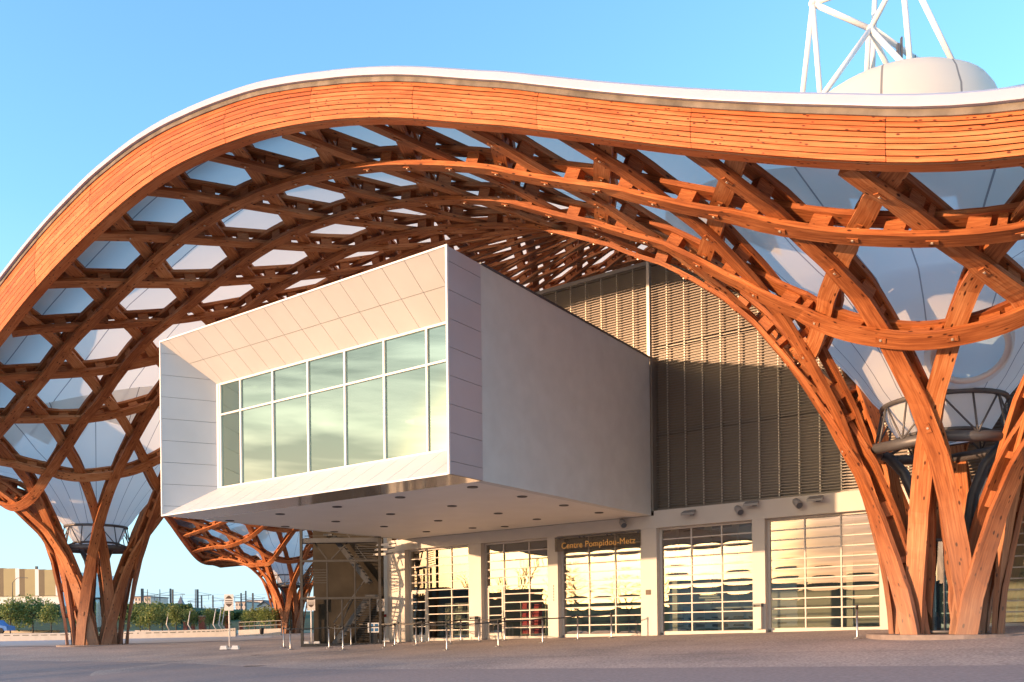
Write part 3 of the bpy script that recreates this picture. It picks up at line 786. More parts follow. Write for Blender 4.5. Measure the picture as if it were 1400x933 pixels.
# ------------------------------------------------------------------ main building
PF=31.5
bld=thing('exhibition_hall',W(-12,PF,-.6),'long glazed hall with white piers, roller doors and a louvred upper wall','building')
piers=[(-28.85,-27.72),(-23.87,-23.16),(-19.61,-19.1),(-15.22,-14.52),(-10.66,-10.19),(-6.25,-5.8),(-1.86,-1.41),(2.55,3.0),(6.9,7.4)]
for s0,s1 in piers:
    mb=MB(); mb.wbox(s0,s1,PF,PF+.6,-1.2,3.58); mb.build('pier','facade',bld)
mb=MB(); mb.wbox(-28.85,SR+.1,PF,PF+.6,3.583,4.085); mb.wbox(SR+.1,12,PF+.002,PF+.6,3.583,4.27); mb.build('header_beam','facade',bld)
mb=MB(); mb.wbox(-28.2,12,PF+.02,PF+.5,-1.1,-.62) if False else None
# angled return wall at the left end
mb=MB(); p0=Vector(W(-28.86,PF+.01,0)); p1=p0+Vector((-.55,1.35,0)); dirn=(p1-p0).normalized(); nn=Vector((-dirn.y,dirn.x,0))*.25
mb.hexa([(v.x,v.y,z) for z in (.2,6.2) for v in (p0,p0+nn*-1,p1+nn*-1,p1)]); mb.build('return_wall','facade',bld)
# louvred wall
PW=PF+.30
mb=MB(); mb.wbox(-28.8,12,PW+.28,PW+.40,4.28,14.2); mb.build('upper_wall','poly',bld)
mb=MB(); z=4.36
while z<14.2:
    s0=-28.7 if z>10.42 else SR+.12
    c=[W(s0,PW-.035,z),W(12,PW-.035,z),W(12,PW+.03,z+.03),W(s0,PW+.03,z+.03)]
    mb.hexa(c+[(x,y,zz+.02) for x,y,zz in c]); z+=.105
mb.build('louvre_slats','slat',bld)
s=SR+.03; k=0
xs=[-14.86+ .7317*j for j in range(-19,37)]
for s in xs:
    major=abs(s+14.86)<.01
    mb=MB()
    if major: mb.wbox(s-.06,s+.06,PW-.12,PW+.1,10.43,14.3)
    else:
        mb.wbox(s-.022,s+.022,PW+.035,PW+.12,10.45 if s<SR else 4.3,14.2)
    mb.build('louvre_mullion','mullion',bld)
mb=MB()
for z in (7.35,10.75): mb.wbox(SR+.12,12,PW+.125,PW+.2,z,z+.14)
mb.wbox(-28.8,12,PW-.02,PW+.4,14.2,14.36); mb.wbox(SR+.12,12,PW-.1,PW+.3,4.272,4.33); mb.wbox(SR+.03,SR+.11,PW-.35,PW+.2,4.27,10.38)
mb.build('wall_rail','slat',bld)
mb=MB(); mb.wbox(-28.6,12,41.5,60,-1,14.1); mb.wbox(-28.6,12,PW+.42,41.5,4.4,4.8); mb.wbox(-28.6,12,PW+.42,41.5,13.9,14.1); mb.wbox(-28.6,-28.3,PF+.62,41.5,-1,14.1); mb.build('building_core','core',bld)
mb=MB(); mb.wbox(-28.2,12,PF+.4,41.4,-.95,-.68); mb.build('hall_floor','concrete',bld)
# roller doors: 3 bays x 11 rows of slightly bulging panes
def pillow(mb,s0,s1,h0,h1,P,b,nx=10,ny=6):
    base=len(mb.v)
    for j in range(ny+1):
        for i in range(nx+1):
            u,v=i/nx,j/ny
            e=(1-(2*u-1)**4)*(1-(2*v-1)**2)
            mb.v.append(W(s0+(s1-s0)*u,P-b*e,h0+(h1-h0)*v))
    for j in range(ny):
        for i in range(nx):
            q=base+j*(nx+1)+i; mb.f.append((q,q+1,q+nx+2,q+nx+1)); mb.uv.append([(0,0)]*4); mb.mi.append(0); mb.sm.append(True)
openings=[(-27.72,-23.87,1),(-23.16,-19.61,1),(-19.1,-15.22,0),(-14.52,-10.66,0),(-10.19,-6.25,0),(-5.8,-1.86,0),(-1.41,2.55,0)]
for oi,(s0,s1,pd) in enumerate(openings):
    PDr=PF+.36
    gb=ground_h((s0+s1)/2,PF)+.04; top=3.5
    fr=MB(); pn=MB()
    fr.wbox(s0,s0+.10,PDr-.05,PDr+.05,gb,top+.08); fr.wbox(s1-.06,s1,PDr-.05,PDr+.05,gb,top+.08); fr.wbox(s0+.1,s1-.06,PDr-.05,PDr+.05,top,top+.08); fr.wbox(s0+.1,s1-.06,PDr-.05,PDr+.05,gb-.1,gb+.05)
    A0,A1=s0+.10,s1-.06; wds=[A0+.0]
    if pd: cu=[A0,A0+(A1-A0)*.28,A0+(A1-A0)*.68,A1]
    else: cu=[A0,A0+(A1-A0)/3,A0+(A1-A0)*2/3,A1]
    rows=11; hh=[gb+.05+(top-gb-.05)*k/rows for k in range(rows+1)]
    for c_ in cu[1:-1]: fr.wbox(c_-.025,c_+.025,PDr-.048,PDr+.03,gb+.05,top)
    for k in range(1,rows):
        for j in range(3):
            if pd and j==0 and k<7 : 
                continue
            fr.wbox(cu[j]+.0255,cu[j+1]-.0255,PDr-.045,PDr+.02,hh[k]-.022,hh[k]+.022)
    if pd:   # the narrow left bay holds a hinged pass door
        fr.wbox(cu[0]+.026,cu[1]-.026,PDr-.045,PDr+.02,hh[7]-.02,hh[7]+.03); fr.wbox(cu[0]+.026,cu[1]-.026,PDr-.045,PDr+.02,hh[6]-.05,hh[6]+.03)
        dr=MB(); dp=MB(); d0,d1=cu[0]+.03,cu[1]-.03; dz0,dz1=gb+.06,hh[6]-.055
        dr.wbox(d0,d0+.09,PDr-.07,PDr-.02,dz0,dz1);dr.wbox(d1-.09,d1,PDr-.07,PDr-.02,dz0,dz1);dr.wbox(d0+.09,d1-.09,PDr-.07,PDr-.02,dz1-.08,dz1);dr.wbox(d0+.09,d1-.09,PDr-.07,PDr-.02,dz0,dz0+.16)
        nz=5; 
        for k in range(1,nz):
            zz=dz0+.16+(dz1-.08-dz0-.16)*k/nz; dr.wbox(d0+.09,d1-.09,PDr-.065,PDr-.03,zz-.02,zz+.02)
        for k in range(nz):
            z0_=dz0+.16+(dz1-.08-dz0-.16)*k/nz; z1_=dz0+.16+(dz1-.08-dz0-.16)*(k+1)/nz; pillow(dp,d0+.09,d1-.09,z0_,z1_,PDr-.045,.002,4,3)
        d_=dr.build('pass_door','facade',bld); dp.build('door_pane','glass',d_)
        hb=MB(); hb.tube([W(d1-.045,PDr-.13,dz0+.85),W(d1-.045,PDr-.13,dz0+1.15)],.015,6); hb.build('handle','steel',d_)
    for k in range(rows):
        for j in range(3):
            if pd and j==0 and k<6: continue
            b=rng.uniform(.0005,.0018) if not pd else rng.uniform(-.0005,.0006)
            pillow(pn,cu[j]+.0258,cu[j+1]-.0258,hh[k]+.02,hh[k+1]-.02,PDr,b)
    f_=fr.build('roller_door','facade',bld); pn.build('door_pane','glass',f_)
# interior: partitions, columns, ceiling of the entrance zone
mb=MB(); mb.wbox(-28.25,12,41.2,41.4,-.7,4.4)
for s in (-23.5,-19.35): mb.wbox(s-.06,s+.06,PF+.7,41,-.7,4.39)
mb.wbox(-27.9,-19.5,38.,38.15,-.7,4.38)
for s,p in ((-17.8,34.5),(-15.9,36.5),(-13.5,34.4),(-12.9,36.0),(-8,35),(-4,36.5)): mb.wbox(s-.12,s+.12,p-.12,p+.12,-.7,4.38)
mb.build('interior_wall','room',bld)
# bookshop shelves and goods
def shelf_unit(s0,s1,P,label,goods,rows=4,dx=.32,lowered=0,gdark=False):
    bx,by,bz=W((s0+s1)/2,P,-.68); t=thing('display_shelf',(bx,by,bz),label,'shelf')
    mb=MB(); H0=-.68
    for k in range(rows+1): mb.wbox(s0,s1,P,P+.4,H0+.08+k*.38,H0+.11+k*.38)
    for s in (s0-.04,s1): mb.wbox(s,s+.04,P,P+.4,H0,H0+.11+rows*.38)
    mb.build('rack','room',t)
    for k in range(rows):
        s=s0+.04; 
        while s<s1-dx:
            w=dx*rng.uniform(.6,.95); h=rng.uniform(.16,.28)
            mb=MB(); mb.wbox(s,s+w,P+.03,P+.3,H0+.113+k*.38,H0+.113+k*.38+h)
            c=[q for q in mb.v]
            # lean the pack back
            mb.v=[(x,y,z) if i<4 else (x+T*.05,y+C*.05,z) for i,(x,y,z) in enumerate(c)]
            mb.build('boxed_goods',goods if rng.rand()<.85 else 'goods_dark',t); s+=dx
shelf_unit(-22.0,-20.7,33.0,'open rack of red packages inside the second glazed bay','red')
shelf_unit(-20.6,-19.7,33.4,'open rack of pale packages right of the red ones in the second bay','goods')
shelf_unit(-26.4,-25.1,33.0,'open book rack with pale books in the middle of the first bay','goods')
shelf_unit(-25.0,-24.0,33.3,'open book rack with pale books at the right of the first bay','goods')
shelf_unit(-27.4,-26.7,33.6,'narrow book rack seen behind the pass door of the first bay','goods')
# reception counter and notices inside
t=thing('reception_desk',W(-12.6,34.6,-.68),'dark reception desk behind the fourth glazed bay','desk')
mb=MB(); mb.wbox(-13.6,-11.4,34.2,34.9,-.68,.35); mb.build('body','goods_dark',t); mb=MB(); mb.wbox(-13.7,-11.3,34.1,35.0,.352,.4); mb.build('top','room',t)
t=thing('display_screen',W(-14.1,33.4,-.68),'blue lit screen stand at the left of the fourth glazed bay','screen')
mb=MB(); mb.wbox(-14.25,-13.85,33.38,33.44,-.3,.45); mb.build('screen','bluepane',t); mb=MB(); mb.wbox(-14.08,-14.02,33.4,33.46,-.66,-.3); mb.wbox(-14.25,-13.85,33.3,33.6,-.68,-.66); mb.build('stand','steel',t)
mb=MB(); 
for r_,(x0,x1) in enumerate(((-12.9,-12.2),(-12.95,-12.1),(-12.7,-11.9))): mb.wbox(x0,x1,PF+.44,PF+.445,.83-r_*.09,.88-r_*.09)
o=mb.build('window_notice','room'); tag(o,'small white notice on the glass of the fourth bay','notice')
# entrance name in letters
t=thing('entrance_sign',W(-17.2,PF+.15,3.0),'amber lettering on a clear glass band at the head of the third glazed bay','sign')
mb=MB(); mb.wbox(-19.22,-15.18,PF-.012,PF-.002,2.93,3.50); mb.build('glass_band',glassmat('sign_glass',(.82,.78,.70),.05),t)
mb=MB(); mb.wbox(-19.22,-15.18,PF-.03,PF-.001,3.503,3.54)
for s in (-19.0,-18.0,-17.8,-16.7,-16.5,-15.3): mb.wbox(s-.03,s+.03,PF-.05,PF-.013,3.44,3.50)
mb.build('rail','steel_grey',t)
cu_=bpy.data.curves.new('letters','FONT'); cu_.body='Centre Pompidou-Metz'; cu_.size=.40; cu_.extrude=.012; cu_.align_x='CENTER'; cu_.space_character=1.05
to=bpy.data.objects.new('tmp',cu_); COL.objects.link(to); bpy.context.view_layer.update()
me=bpy.data.meshes.new_from_object(to.evaluated_get(bpy.context.evaluated_depsgraph_get())); bpy.data.objects.remove(to)
w_=max(v.co.x for v in me.vertices)-min(v.co.x for v in me.vertices)
base=absloc(t)
for v in me.vertices:
    k=3.45/w_; x,y,z=v.co; q=W(-17.15+x*k,PF-.04-z,3.04+y*k*1.08); v.co=Vector(q)-base
me.materials.clear(); me.materials.append(M['orange'])
o=bpy.data.objects.new('lettering',me); COL.objects.link(o); o.parent=t
# wall fittings
def fitting(name,s,h,label,cat,kind):
    t=thing(name,W(s,PF,h),label,cat,'floodlights on the white header beam' if name!='camera' else None)
    mb=MB(); hs_=MB()
    if kind=='flat':
        c=[W(s-.30,PF-.42,h-.10),W(s+.26,PF-.42,h-.10),W(s+.22,PF-.16,h+.02),W(s-.26,PF-.16,h+.02)]
        hs_.hexa(c+[(x,y,z+.09) for x,y,z in c]); mb.bar(W(s,PF-.2,h+.02),W(s,PF,h-.02),.08,.05); mb.wbox(s-.08,s+.08,PF-.02,PF-.001,h-.08,h+.06)
        ln=MB(); c2=[(x,y,z-.006) for x,y,z in c]; cc=[sum(v[k] for v in c2)/4 for k in range(3)]; ln.quad([tuple(cc[k]+(v[k]-cc[k])*.85 for k in range(3)) for v in c2][::-1]); 
    else:
        p,q=Vector(W(s-.08,PF-.14,h+.12)),Vector(W(s+.14,PF-.36,h-.10)); hs_.tube([p,p.lerp(q,.2),q],[.10,.125,.14],14); mb.bar(W(s,PF-.2,h),W(s,PF,h),.05,.05); mb.wbox(s-.07,s+.07,PF-.02,PF-.001,h-.07,h+.07)
        ln=MB(); dd=(q-p).normalized(); ux=dd.cross(Vector((0,0,1))).normalized(); uy=ux.cross(dd); ln.quad([q+dd*.004+ux*.115*math.cos(k*math.pi/6)+uy*.115*math.sin(k*math.pi/6) for k in range(12)])
    mb.build('bracket','steel_grey',t); hs_.build('housing','fitting_grey',t); ln.build('lens','glasswin',t)
for s_,h_,l_,k_ in ((-13.0,4.03,'flat grey floodlight above the fourth bay','flat'),(-11.1,3.95,'round grey spotlight above the right half of the fourth bay','r'),(-10.55,4.15,'flat grey floodlight above the pier between fourth and fifth bays','flat'),(-8.95,4.0,'round grey spotlight above the fifth bay','r'),(-8.25,4.1,'flat grey floodlight above the fifth bay, nearest the timber column','flat')):
    fitting('floodlight',s_,h_,l_,'floodlight',k_)
fitting('camera',-15.9,3.86,'small grey security camera under the soffit beside the pier','camera','r')
for k,(x,y) in enumerate(((526,746),(524,752),(522,759))):
    p=atY(x,y,41.3); t=thing('floodlight',p,['topmost','middle','lowest'][k]+' of three white floodlights at the left corner of the hall','floodlight','white floodlights at the hall corner')
    mb=MB(); mb.hexa([(-.42,-.12,-.03),(.2,-.16,-.03),(.2,.1,-.03),(-.42,.1,-.03),(-.36,-.1,.06),(.2,-.12,.10),(.2,.1,.10),(-.36,.1,.06)]); mb.build('housing','white',t,True)
    mb=MB(); mb.bar((.15,0,.03),(.5,.3,.12),.05); mb.build('bracket','steel_grey',t,True)
# small wall plates
p=W(-14.87,PF-.012,1.05); t=MB(); t.wbox(-15.0,-14.78,PF-.02,PF-.002,.95,1.15); tag(t.build('wall_plate','signbrown'),'small dark plate on the pier right of the entrance name','wall plate')
t=MB(); 
for k in range(6): t.wbox(-19.33,-19.29,PF-.006,PF-.001,1.45-k*.12,1.52-k*.12)
tag(t.build('pier_lettering','signbrown'),'column of tiny dark lettering on the pier right of the second bay','lettering')
p=atY(530.5,842,42.6); t=MB(); t.box(p.x-.22,p.x+.22,p.y-.03,p.y,p.z-.07,p.z+.07); tag(t.build('exit_plate','red'),'small red plate on the white return wall','wall plate')
# litter bins on the piers
def pier_bin(s,label):
    g=ground_h(s,PF); t=thing('litter_bin',W(s,PF-.2,g),label,'bin','slim bins on the piers')
    mb=MB(); mb.wbox(s-.15,s+.15,PF-.27,PF-.003,g+.12,g+.92); mb.build('body','facade',t)
    mb=MB(); mb.wbox(s-.16,s+.16,PF-.28,PF-.002,g+.99,g+1.05); mb.wbox(s-.15,s-.12,PF-.27,PF-.003,g+.922,g+.988); mb.wbox(s+.12,s+.15,PF-.27,PF-.003,g+.922,g+.988); mb.build('hood','steel_dark',t)
    mb=MB(); mb.wbox(s-.118,s+.118,PF-.2,PF-.005,g+.922,g+.988); mb.build('opening','black',t)
pier_bin(-10.42,'slim pale litter bin on the pier between the two right-hand bays'); pier_bin(-23.5,'slim litter bin on the pier between the first and second bays')
# ------------------------------------------------------------------ steel stair tower
tx0,tx1=xY(412,40.2),xY(521,40.2); g=gz(-8,40)-.02; ty=40.2; H=g+6.0
tw=thing('stair_tower',((tx0+tx1)/2,ty,g),'dark steel stair cage with mesh panels left of the glazed hall','stair tower')
mb=MB(); wt=tx1-tx0
px=lambda x:xY(x,ty)
for x in (413,520): mb.box(px(x)-.06,px(x)+.06,ty-.06,ty+.06,g,H)
for x in (448,486): mb.box(px(x)-.03,px(x)+.03,ty-.05,ty+.05,g,g+3.9)
zb_=lambda y:atY(465,y,ty).z
for y in (767,818): mb.box(tx0,tx1,ty-.065,ty+.04,zb_(y)-.05,zb_(y)+.05)
mb.box(tx0,tx1,ty-.07,ty+.05,g,g+.14)
for x in (468,506): mb.box(px(x)-.035,px(x)+.035,ty-.05,ty+.05,g,zb_(818))
mb.build('frame','cage',tw)
mb=MB()
for x in (413,520): mb.box(px(x)-.08,px(x)+.08,ty+3.4,ty+3.56,g,H)
mb.box(tx0,tx1,ty-.03,ty+.6,zb_(742),zb_(736)); mb.build('rear_frame','steel_dark',tw)
for y0,y1 in ((730,736),(744,764),(820,875)):
    mb=MB(); z=zb_(y1)
    x0_,x1_=(417,515) if y0==730 else ((486,515))
    while z<zb_(y0): mb.box(px(x0_),px(x1_),ty+.08,ty+.12,z,z+.03); z+=.11
    mb.build('slat_panel','cage',tw)
mb=MB(); z=zb_(797)
while z<zb_(776): mb.box(px(417),px(446),ty+.08,ty+.12,z,z+.03); z+=.12
mb.build('slat_panel','cage',tw)
mb=MB(); mb.box(px(416),px(517),ty+1.9,ty+1.95,g,H); mb.build('mesh_screen',simple('perforated_sheet',(.045,.04,.033),.85,spec=.1,noise=.35,nscale=.9),tw)
for k in range(2):   # stair flights with landings
    mb=MB(); z0_=g+.1+k*2.9; x0_,x1_=(px(452),px(500)) if k%2==0 else (px(500),px(452))
    mb.bar((x0_,ty+.7,z0_),(x1_,ty+.7,z0_+2.2),.05,.22); mb.bar((x0_,ty+1.6,z0_),(x1_,ty+1.6,z0_+2.2),.05,.22)
    for q in range(12):
        f=q/12; x=x0_+(x1_-x0_)*f; mb.box(x-.12,x+.12,ty+.72,ty+1.58,z0_+2.2*f,z0_+2.2*f+.03)
    mb.bar((x0_,ty+.7,z0_+1),(x1_,ty+.7,z0_+3.2),.04,.04)
    mb.box(min(x1_,px(500)-.1),max(x1_,px(500))+.5,ty+.5,ty+1.8,z0_+2.22,z0_+2.3) if k==0 else mb.box(px(440),px(452),ty+.5,ty+1.8,z0_+2.22,z0_+2.3)
    mb.build('stair_flight','steel_dark',tw)
for A_b,B_b in (((px(455),ty+.5,g+.5),(px(486),ty+.5,g+2.6)),((px(452),ty+.3,zb_(764)),(px(476),ty+.3,zb_(740))),((px(446),ty+.3,zb_(764)),(px(430),ty+.3,zb_(742)))):
    mb=MB(); mb.bar(A_b,B_b,.06); mb.build('brace','cage',tw)
# ------------------------------------------------------------------ roof spire and its dome
YD=55.; dc=atY(1220,122,YD)-Vector((0,0,2.2))
dome=thing('roof_dome',(dc.x,YD,dc.z-1),'smooth white membrane dome rising behind the roof edge','dome')
mb=MB(); px_m=YD/F
prof=[(r_*1.14,z_) for r_,z_ in ((5.6,-3.0),(5.5,-1.2),(5.15,.05),(4.9,.55),(4.3,1.05),(3.4,1.5),(2.3,1.8),(1.2,1.93),(0.01,1.96))]
n=48; base_=len(mb.v)
for r,z in prof:
    for j in range(n):
        A=2*math.pi*j/n; mb.v.append((dc.x+.0+r*math.cos(A),YD+r*math.sin(A),dc.z+z))
for k in range(len(prof)-1):
    for j in range(n):
        j2=(j+1)%n; u0,u1=j/n*9,(j+1)/n*9
        mb.f.append((base_+k*n+j,base_+k*n+j2,base_+(k+1)*n+j2,base_+(k+1)*n+j)); mb.uv.append([(u0,.03),(u1,.03),(u1,.03),(u0,.03)]); mb.mi.append(0); mb.sm.append(True)
mb.build('skin','membrane',dome)
sp=thing('steel_spire',(dc.x,YD,dc.z),'white tubular steel spire standing over the dome','spire')
pipes=[((1111,5,57),(1095,150,57)),((1111,5,57),(1123,150,56)),((1111,5,57),(1165,-13,56)),((1111,5,57),(1190,40,56)),((1190,40,56),(1222,-20,55)),((1197,-25,58),(1192,125,58)),((1190,40,56),(1118,140,53)),((1190,40,56),(1258,112,53)),((1191,38,56),(1262,88,58)),((1188,42,57),(1184,125,58)),((1190,42,56),(1230,125,58)),((1234,-30,55),(1247,115,54)),((1246,-30,55),(1315,110,55)),
 ((1111,5,57),(1120,-120,57)),((1222,-20,55),(1234,-120,55)),((1190,40,56),(1111,5,57))]
for i,(p,q) in enumerate(pipes[:-1]):
    mb=MB(); mb.tube([atY(*p),atY(*q)],.175,12); mb.build('pipe','white',sp)
mb=MB()
for p in ((1111,5,57),(1190,40,56)): 
    c=atY(*p); mb.lathe([(.0,-.26),(.2,-.2),(.27,0),(.2,.2),(0,.26)],c,14)
mb.build('node_joint','white',sp)
t=thing('service_mast',atY(1234,84,54.5),'small antenna rack beside the spire foot on the dome','antenna')
mb=MB(); mb.box(-.35,-.2,-.1,.1,0,1.1); mb.box(-.1,-.02,-.1,.1,0,1.5); mb.build('rack','steel_grey',t,True)
mb=MB(); mb.bar((-.2,0,.1),(.9,0,.1),.05); mb.bar((.3,0,0),(.3,0,.5),.04); mb.bar((.8,0,0),(.8,0,.4),.04); mb.build('rail','steel_grey',t,True)
# ------------------------------------------------------------------ queue posts
pp=[(388,885.5),(397,888.5),(450,886.3),(458,880.6),(469,889),(480,883),(486.6,881),(526,885.5),(540,883),(544.6,880),(569,882.5),(577,878.5),(586.6,878),(611,889),(616,880),(630,876.5),(655,877.4),(681.4,884),(690,876),(742,879.4),(790,875),(836,872.5),(1172,873)]
def make_post():
    t=thing('queue_post',(0,0,0),'','barrier post','belt barrier posts in front of the doors')
    mb=MB(); mb.lathe([(0,0),(.17,0),(.17,.012),(.14,.028),(.04,.04),(0,.04)],n=24); mb.build('base','steel',t,True)
    mb=MB(); mb.lathe([(.03,.03),(.03,.92),(0,.92)],n=14); mb.build('pole','steel',t,True)
    mb=MB(); mb.lathe([(0,.86),(.04,.86),(.04,.97),(.034,.985),(0,.985)],n=14); mb.build('belt_head','black',t,True)
    return t
proto=make_post(); locs=[]
for i,(x,y) in enumerate(pp):
    o=proto if i==0 else copy_tree(proto)
    p=onG(x,y); o.location=p; o.rotation_euler=(0,0,rng.uniform(0,6)); locs.append((o,p))
    o['label']=('slim steel belt barrier post, %s from the left in the queue line'%ORD[i+1]) if i<22 else 'lone steel barrier post beside the slab of the right timber column'
def belt(i,j):
    o,p=locs[i]; q=locs[j][1]; mb=MB(); n=8
    pr=[]
    for k in range(n+1):
        f=k/n; c=p.lerp(q,f); pr.append(Vector((c.x,c.y,c.z+.935-.035*math.sin(math.pi*f))))
    for k in range(n): mb.bar(pr[k],pr[k+1],.003,.045)
    c=Matrix.Rotation(-o.rotation_euler.z,4,'Z')
    mb.v=[tuple(c@(Vector(v)-p)) for v in mb.v]
    b=mb.build('belt','black',o,True)
for i,j in ((0,1),(1,2),(2,4),(3,5),(5,6),(4,7),(6,9),(7,8),(8,10),(9,11),(10,13),(11,12),(12,14),(13,17),(14,15),(15,16),(16,18),(17,19),(19,20),(20,21)):
    belt(i,j)
# ------------------------------------------------------------------ board signs on posts
def board_sign(x,y,top,label,style,wpx,hpx,Y=None):
    p=onG(x,y); Y=p.y; k=Y/F; t=thing('sign_stand',p,label,'sign','board signs on white posts'); t.rotation_euler=(0,0,.12)
    w=wpx*k; h=hpx*k; zt=(y-top)*k
    mb=MB(); mb.tube([(0,0,.05),(0,0,zt-h*.3)],.035,10); mb.build('post','white',t,True)
    mb=MB(); mb.box(-w/2,w/2,-.06,-.035,zt-h,zt); mb.build('board','signface',t,True)
    mb=MB(); cz=zt-h*.42; a_=w*.40; b_=h*.36
    if style==0:
        mb.quad([(-a_,-.064,cz+b_*.42),(a_,-.064,cz+b_*.42),(a_*.45,-.064,cz+b_*.8),(0,-.064,cz+b_),(-a_*.45,-.064,cz+b_*.8)])
        mb.quad([(-a_,-.064,cz-b_*.42),(-a_*.45,-.064,cz-b_*.8),(0,-.064,cz-b_),(a_*.45,-.064,cz-b_*.8),(a_,-.064,cz-b_*.42)])
        mb.quad([(-a_,-.064,cz-.0),(a_,-.064,cz-.0),(a_,-.064,cz+b_*.16),(-a_,-.064,cz+b_*.16)])
        mb.quad([(-a_,-.064,cz-b_*.34),(a_,-.064,cz-b_*.34),(a_,-.064,cz-b_*.2),(-a_,-.064,cz-b_*.2)])
    else:
        n=24
        for q in range(n):
            A0,A1=q*2*math.pi/n,(q+1)*2*math.pi/n
            e=lambda A,r:(a_*r*math.cos(A),-.064,cz+b_*r*math.sin(A))
            mb.quad([e(A0,.8),e(A1,.8),e(A1,1),e(A0,1)])
        for q in (-.3,0,.3): mb.quad([(-a_*.6,-.064,cz+b_*q-.015),(a_*.6,-.064,cz+b_*q-.015),(a_*.6,-.064,cz+b_*q+.02),(-a_*.6,-.064,cz+b_*q+.02)])
    mb.build('printed_mark','signbrown',t,True)
    for sx in (-1,1):
        mb=MB(); 
        x0_,x1_=sorted((sx*.10,sx*.42)); x2,x3=sorted((sx*.14,sx*.38))
        mb.hexa([(x0_,-.18,0),(x1_,-.18,0),(x1_,.18,0),(x0_,.18,0),(x2,-.13,.17),(x3,-.13,.17),(x3,.13,.17),(x2,.13,.17)]); mb.build('foot_block','white',t,True)
    mb=MB(); mb.box(-.12,.12,-.04,.04,.02,.07); mb.build('cross_bar','white',t,True)
board_sign(314,888,813,'white sign on a post standing alone on the open plaza left of the stair cage',0,12,22)
board_sign(426,882,816,'white sign on a post in front of the left corner of the stair cage',0,11,19)
board_sign(521,878,819,'white post sign with a round mark at the right corner of the stair cage',1,10.5,17)
# ticket info box
p=onG(513,881); t=thing('info_terminal',p,'low white terminal with two blue screens beside the stair cage','terminal')
mb=MB(); mb.box(-.32,.22,-.12,.12,.55,1.0); mb.build('body','white',t,True); mb=MB()
for z in (.60,.80): mb.box(-.26,-.06,-.128,-.121,z,z+.15); mb.box(.0,.16,-.128,-.121,z,z+.15)
mb.build('screen','bluepane',t,True)
mb=MB(); mb.box(-.2,.12,-.08,.08,.0,.55); mb.build('stand','black',t,True)
# ------------------------------------------------------------------ background on the left
def crown(mb,c,rx,rz,nb,nl,leaf,seed):
    r=np.random.RandomState(seed)
    blobs=[]
    for k in range(nb):
        A=r.uniform(0,6.28); rr=r.uniform(.15,.75)*rx; zz=r.uniform(-.75,.8)*rz
        w=math.sqrt(max(.1,1-(zz/rz)**2)); blobs.append((c[0]+rr*w*math.cos(A),c[1]+rr*w*math.sin(A),c[2]+zz,r.uniform(.25,.45)*rx))
    for k in range(nl):
        b=blobs[r.randint(nb)]; v=r.normal(size=3); v/=np.linalg.norm(v); rad_=b[3]*r.uniform(.3,1.5)
        p=Vector((b[0]+v[0]*rad_,b[1]+v[1]*rad_,b[2]+v[2]*rad_)); u=Vector(r.normal(size=3)).normalized(); w=u.cross(Vector(r.normal(size=3))).normalized(); l=leaf*r.uniform(.6,1.3)
        mb.quad([p-u*l-w*l*.5,p+u*l*.2-w*l,p+u*l+w*l*.4,p-u*l*.1+w*l])
    return blobs
def tree(x,yb,yt,Y,label,seed,wpx=None,leaf='leaf',group='young trees along the street',nl=1100,zbase=None):
    p=atY(x,yb,Y); top=atY(x,yt,Y).z; h=top-p.z; r=np.random.RandomState(seed)
    t=thing('street_tree',p,label,'tree',group)
    rx=(wpx or (yb-yt)*.9)*Y/F*.62; cz=h*.60; rz=h*.42
    mb=MB(); bl=crown(mb,(0,0,cz),rx,rz,16,nl,max(.06,rx*.06),seed); mb.build('crown',leaf,t,True)
    tb=MB(); lean=r.uniform(-.1,.1)*h*.3
    tb.tube([(0,0,-.6),(lean*.3,0,h*.25),(lean,0,h*.6),(lean*1.1,0,h*.85)],[h*.022,h*.018,h*.011,.01],7)
    for b in bl[:7]: tb.tube([(lean*.5,0,h*.3+r.uniform(0,.15)*h),(b[0]*.6,b[1]*.6,(b[2]+h*.35)/2+.1*h),(b[0],b[1],b[2])],[h*.01,h*.007,.008],5)
    tb.build('trunk','bark',t,True)
tl=[(14,861,822,96,38),(45,861,820,98,40),(70,861,824,96,30),(112,861,826,100,30),(136,861,824,97,28),(192,862,829,99,34),(205,862,826,96,34),(222,861,832,100,26),(241,862,826,95,26),(261,861,834,103,22),(287,860,833,104,22),(309,860,832,106,20),(340,860,836,104,24),(349,860,833,100,22),(362,860,832,97,24),(373,861,834,99,20)]
for i,(x,yb,yt,Y,w) in enumerate(tl):
    where='%s small leafy tree from the left in the row beyond the plaza wall'%ORD[i+1]
    tree(x,yb,yt,Y,where,100+i,w)
# grass bank and land behind the street
mb=MB()
def bank(xs_,yt,yb,Y0,Y1,m):
    for k in range(len(xs_)-1):
        a0,a1=atY(xs_[k],yb,Y0),atY(xs_[k+1],yb,Y0); b0_,b1_=atY(xs_[k],yt[k],Y1),atY(xs_[k+1],yt[k+1],Y1)
        m.quad([a0,a1,b1_,b0_],smooth=True); c0=Vector((b0_.x,Y1+40,b0_.z)); c1=Vector((b1_.x,Y1+40,b1_.z)); m.quad([b0_,b1_,c1,c0],smooth=True)
bank([-400,-100,0,100,190,240,262,300,340,380,440,520],[829]*3+[829,828,830,840,841,838,836,836,838],862,112,150,mb)
tag(mb.build('grass_bank','grass'),kind='structure')
mb=MB()
mb.quad([(-160,86,gz(-45,86)-.02),(30,86,gz(0,86)-.3),(30,116,gz(0,86)-.3),(-160,116,gz(-45,86)-.02)]); tag(mb.build('street','asphalt2'),kind='structure')
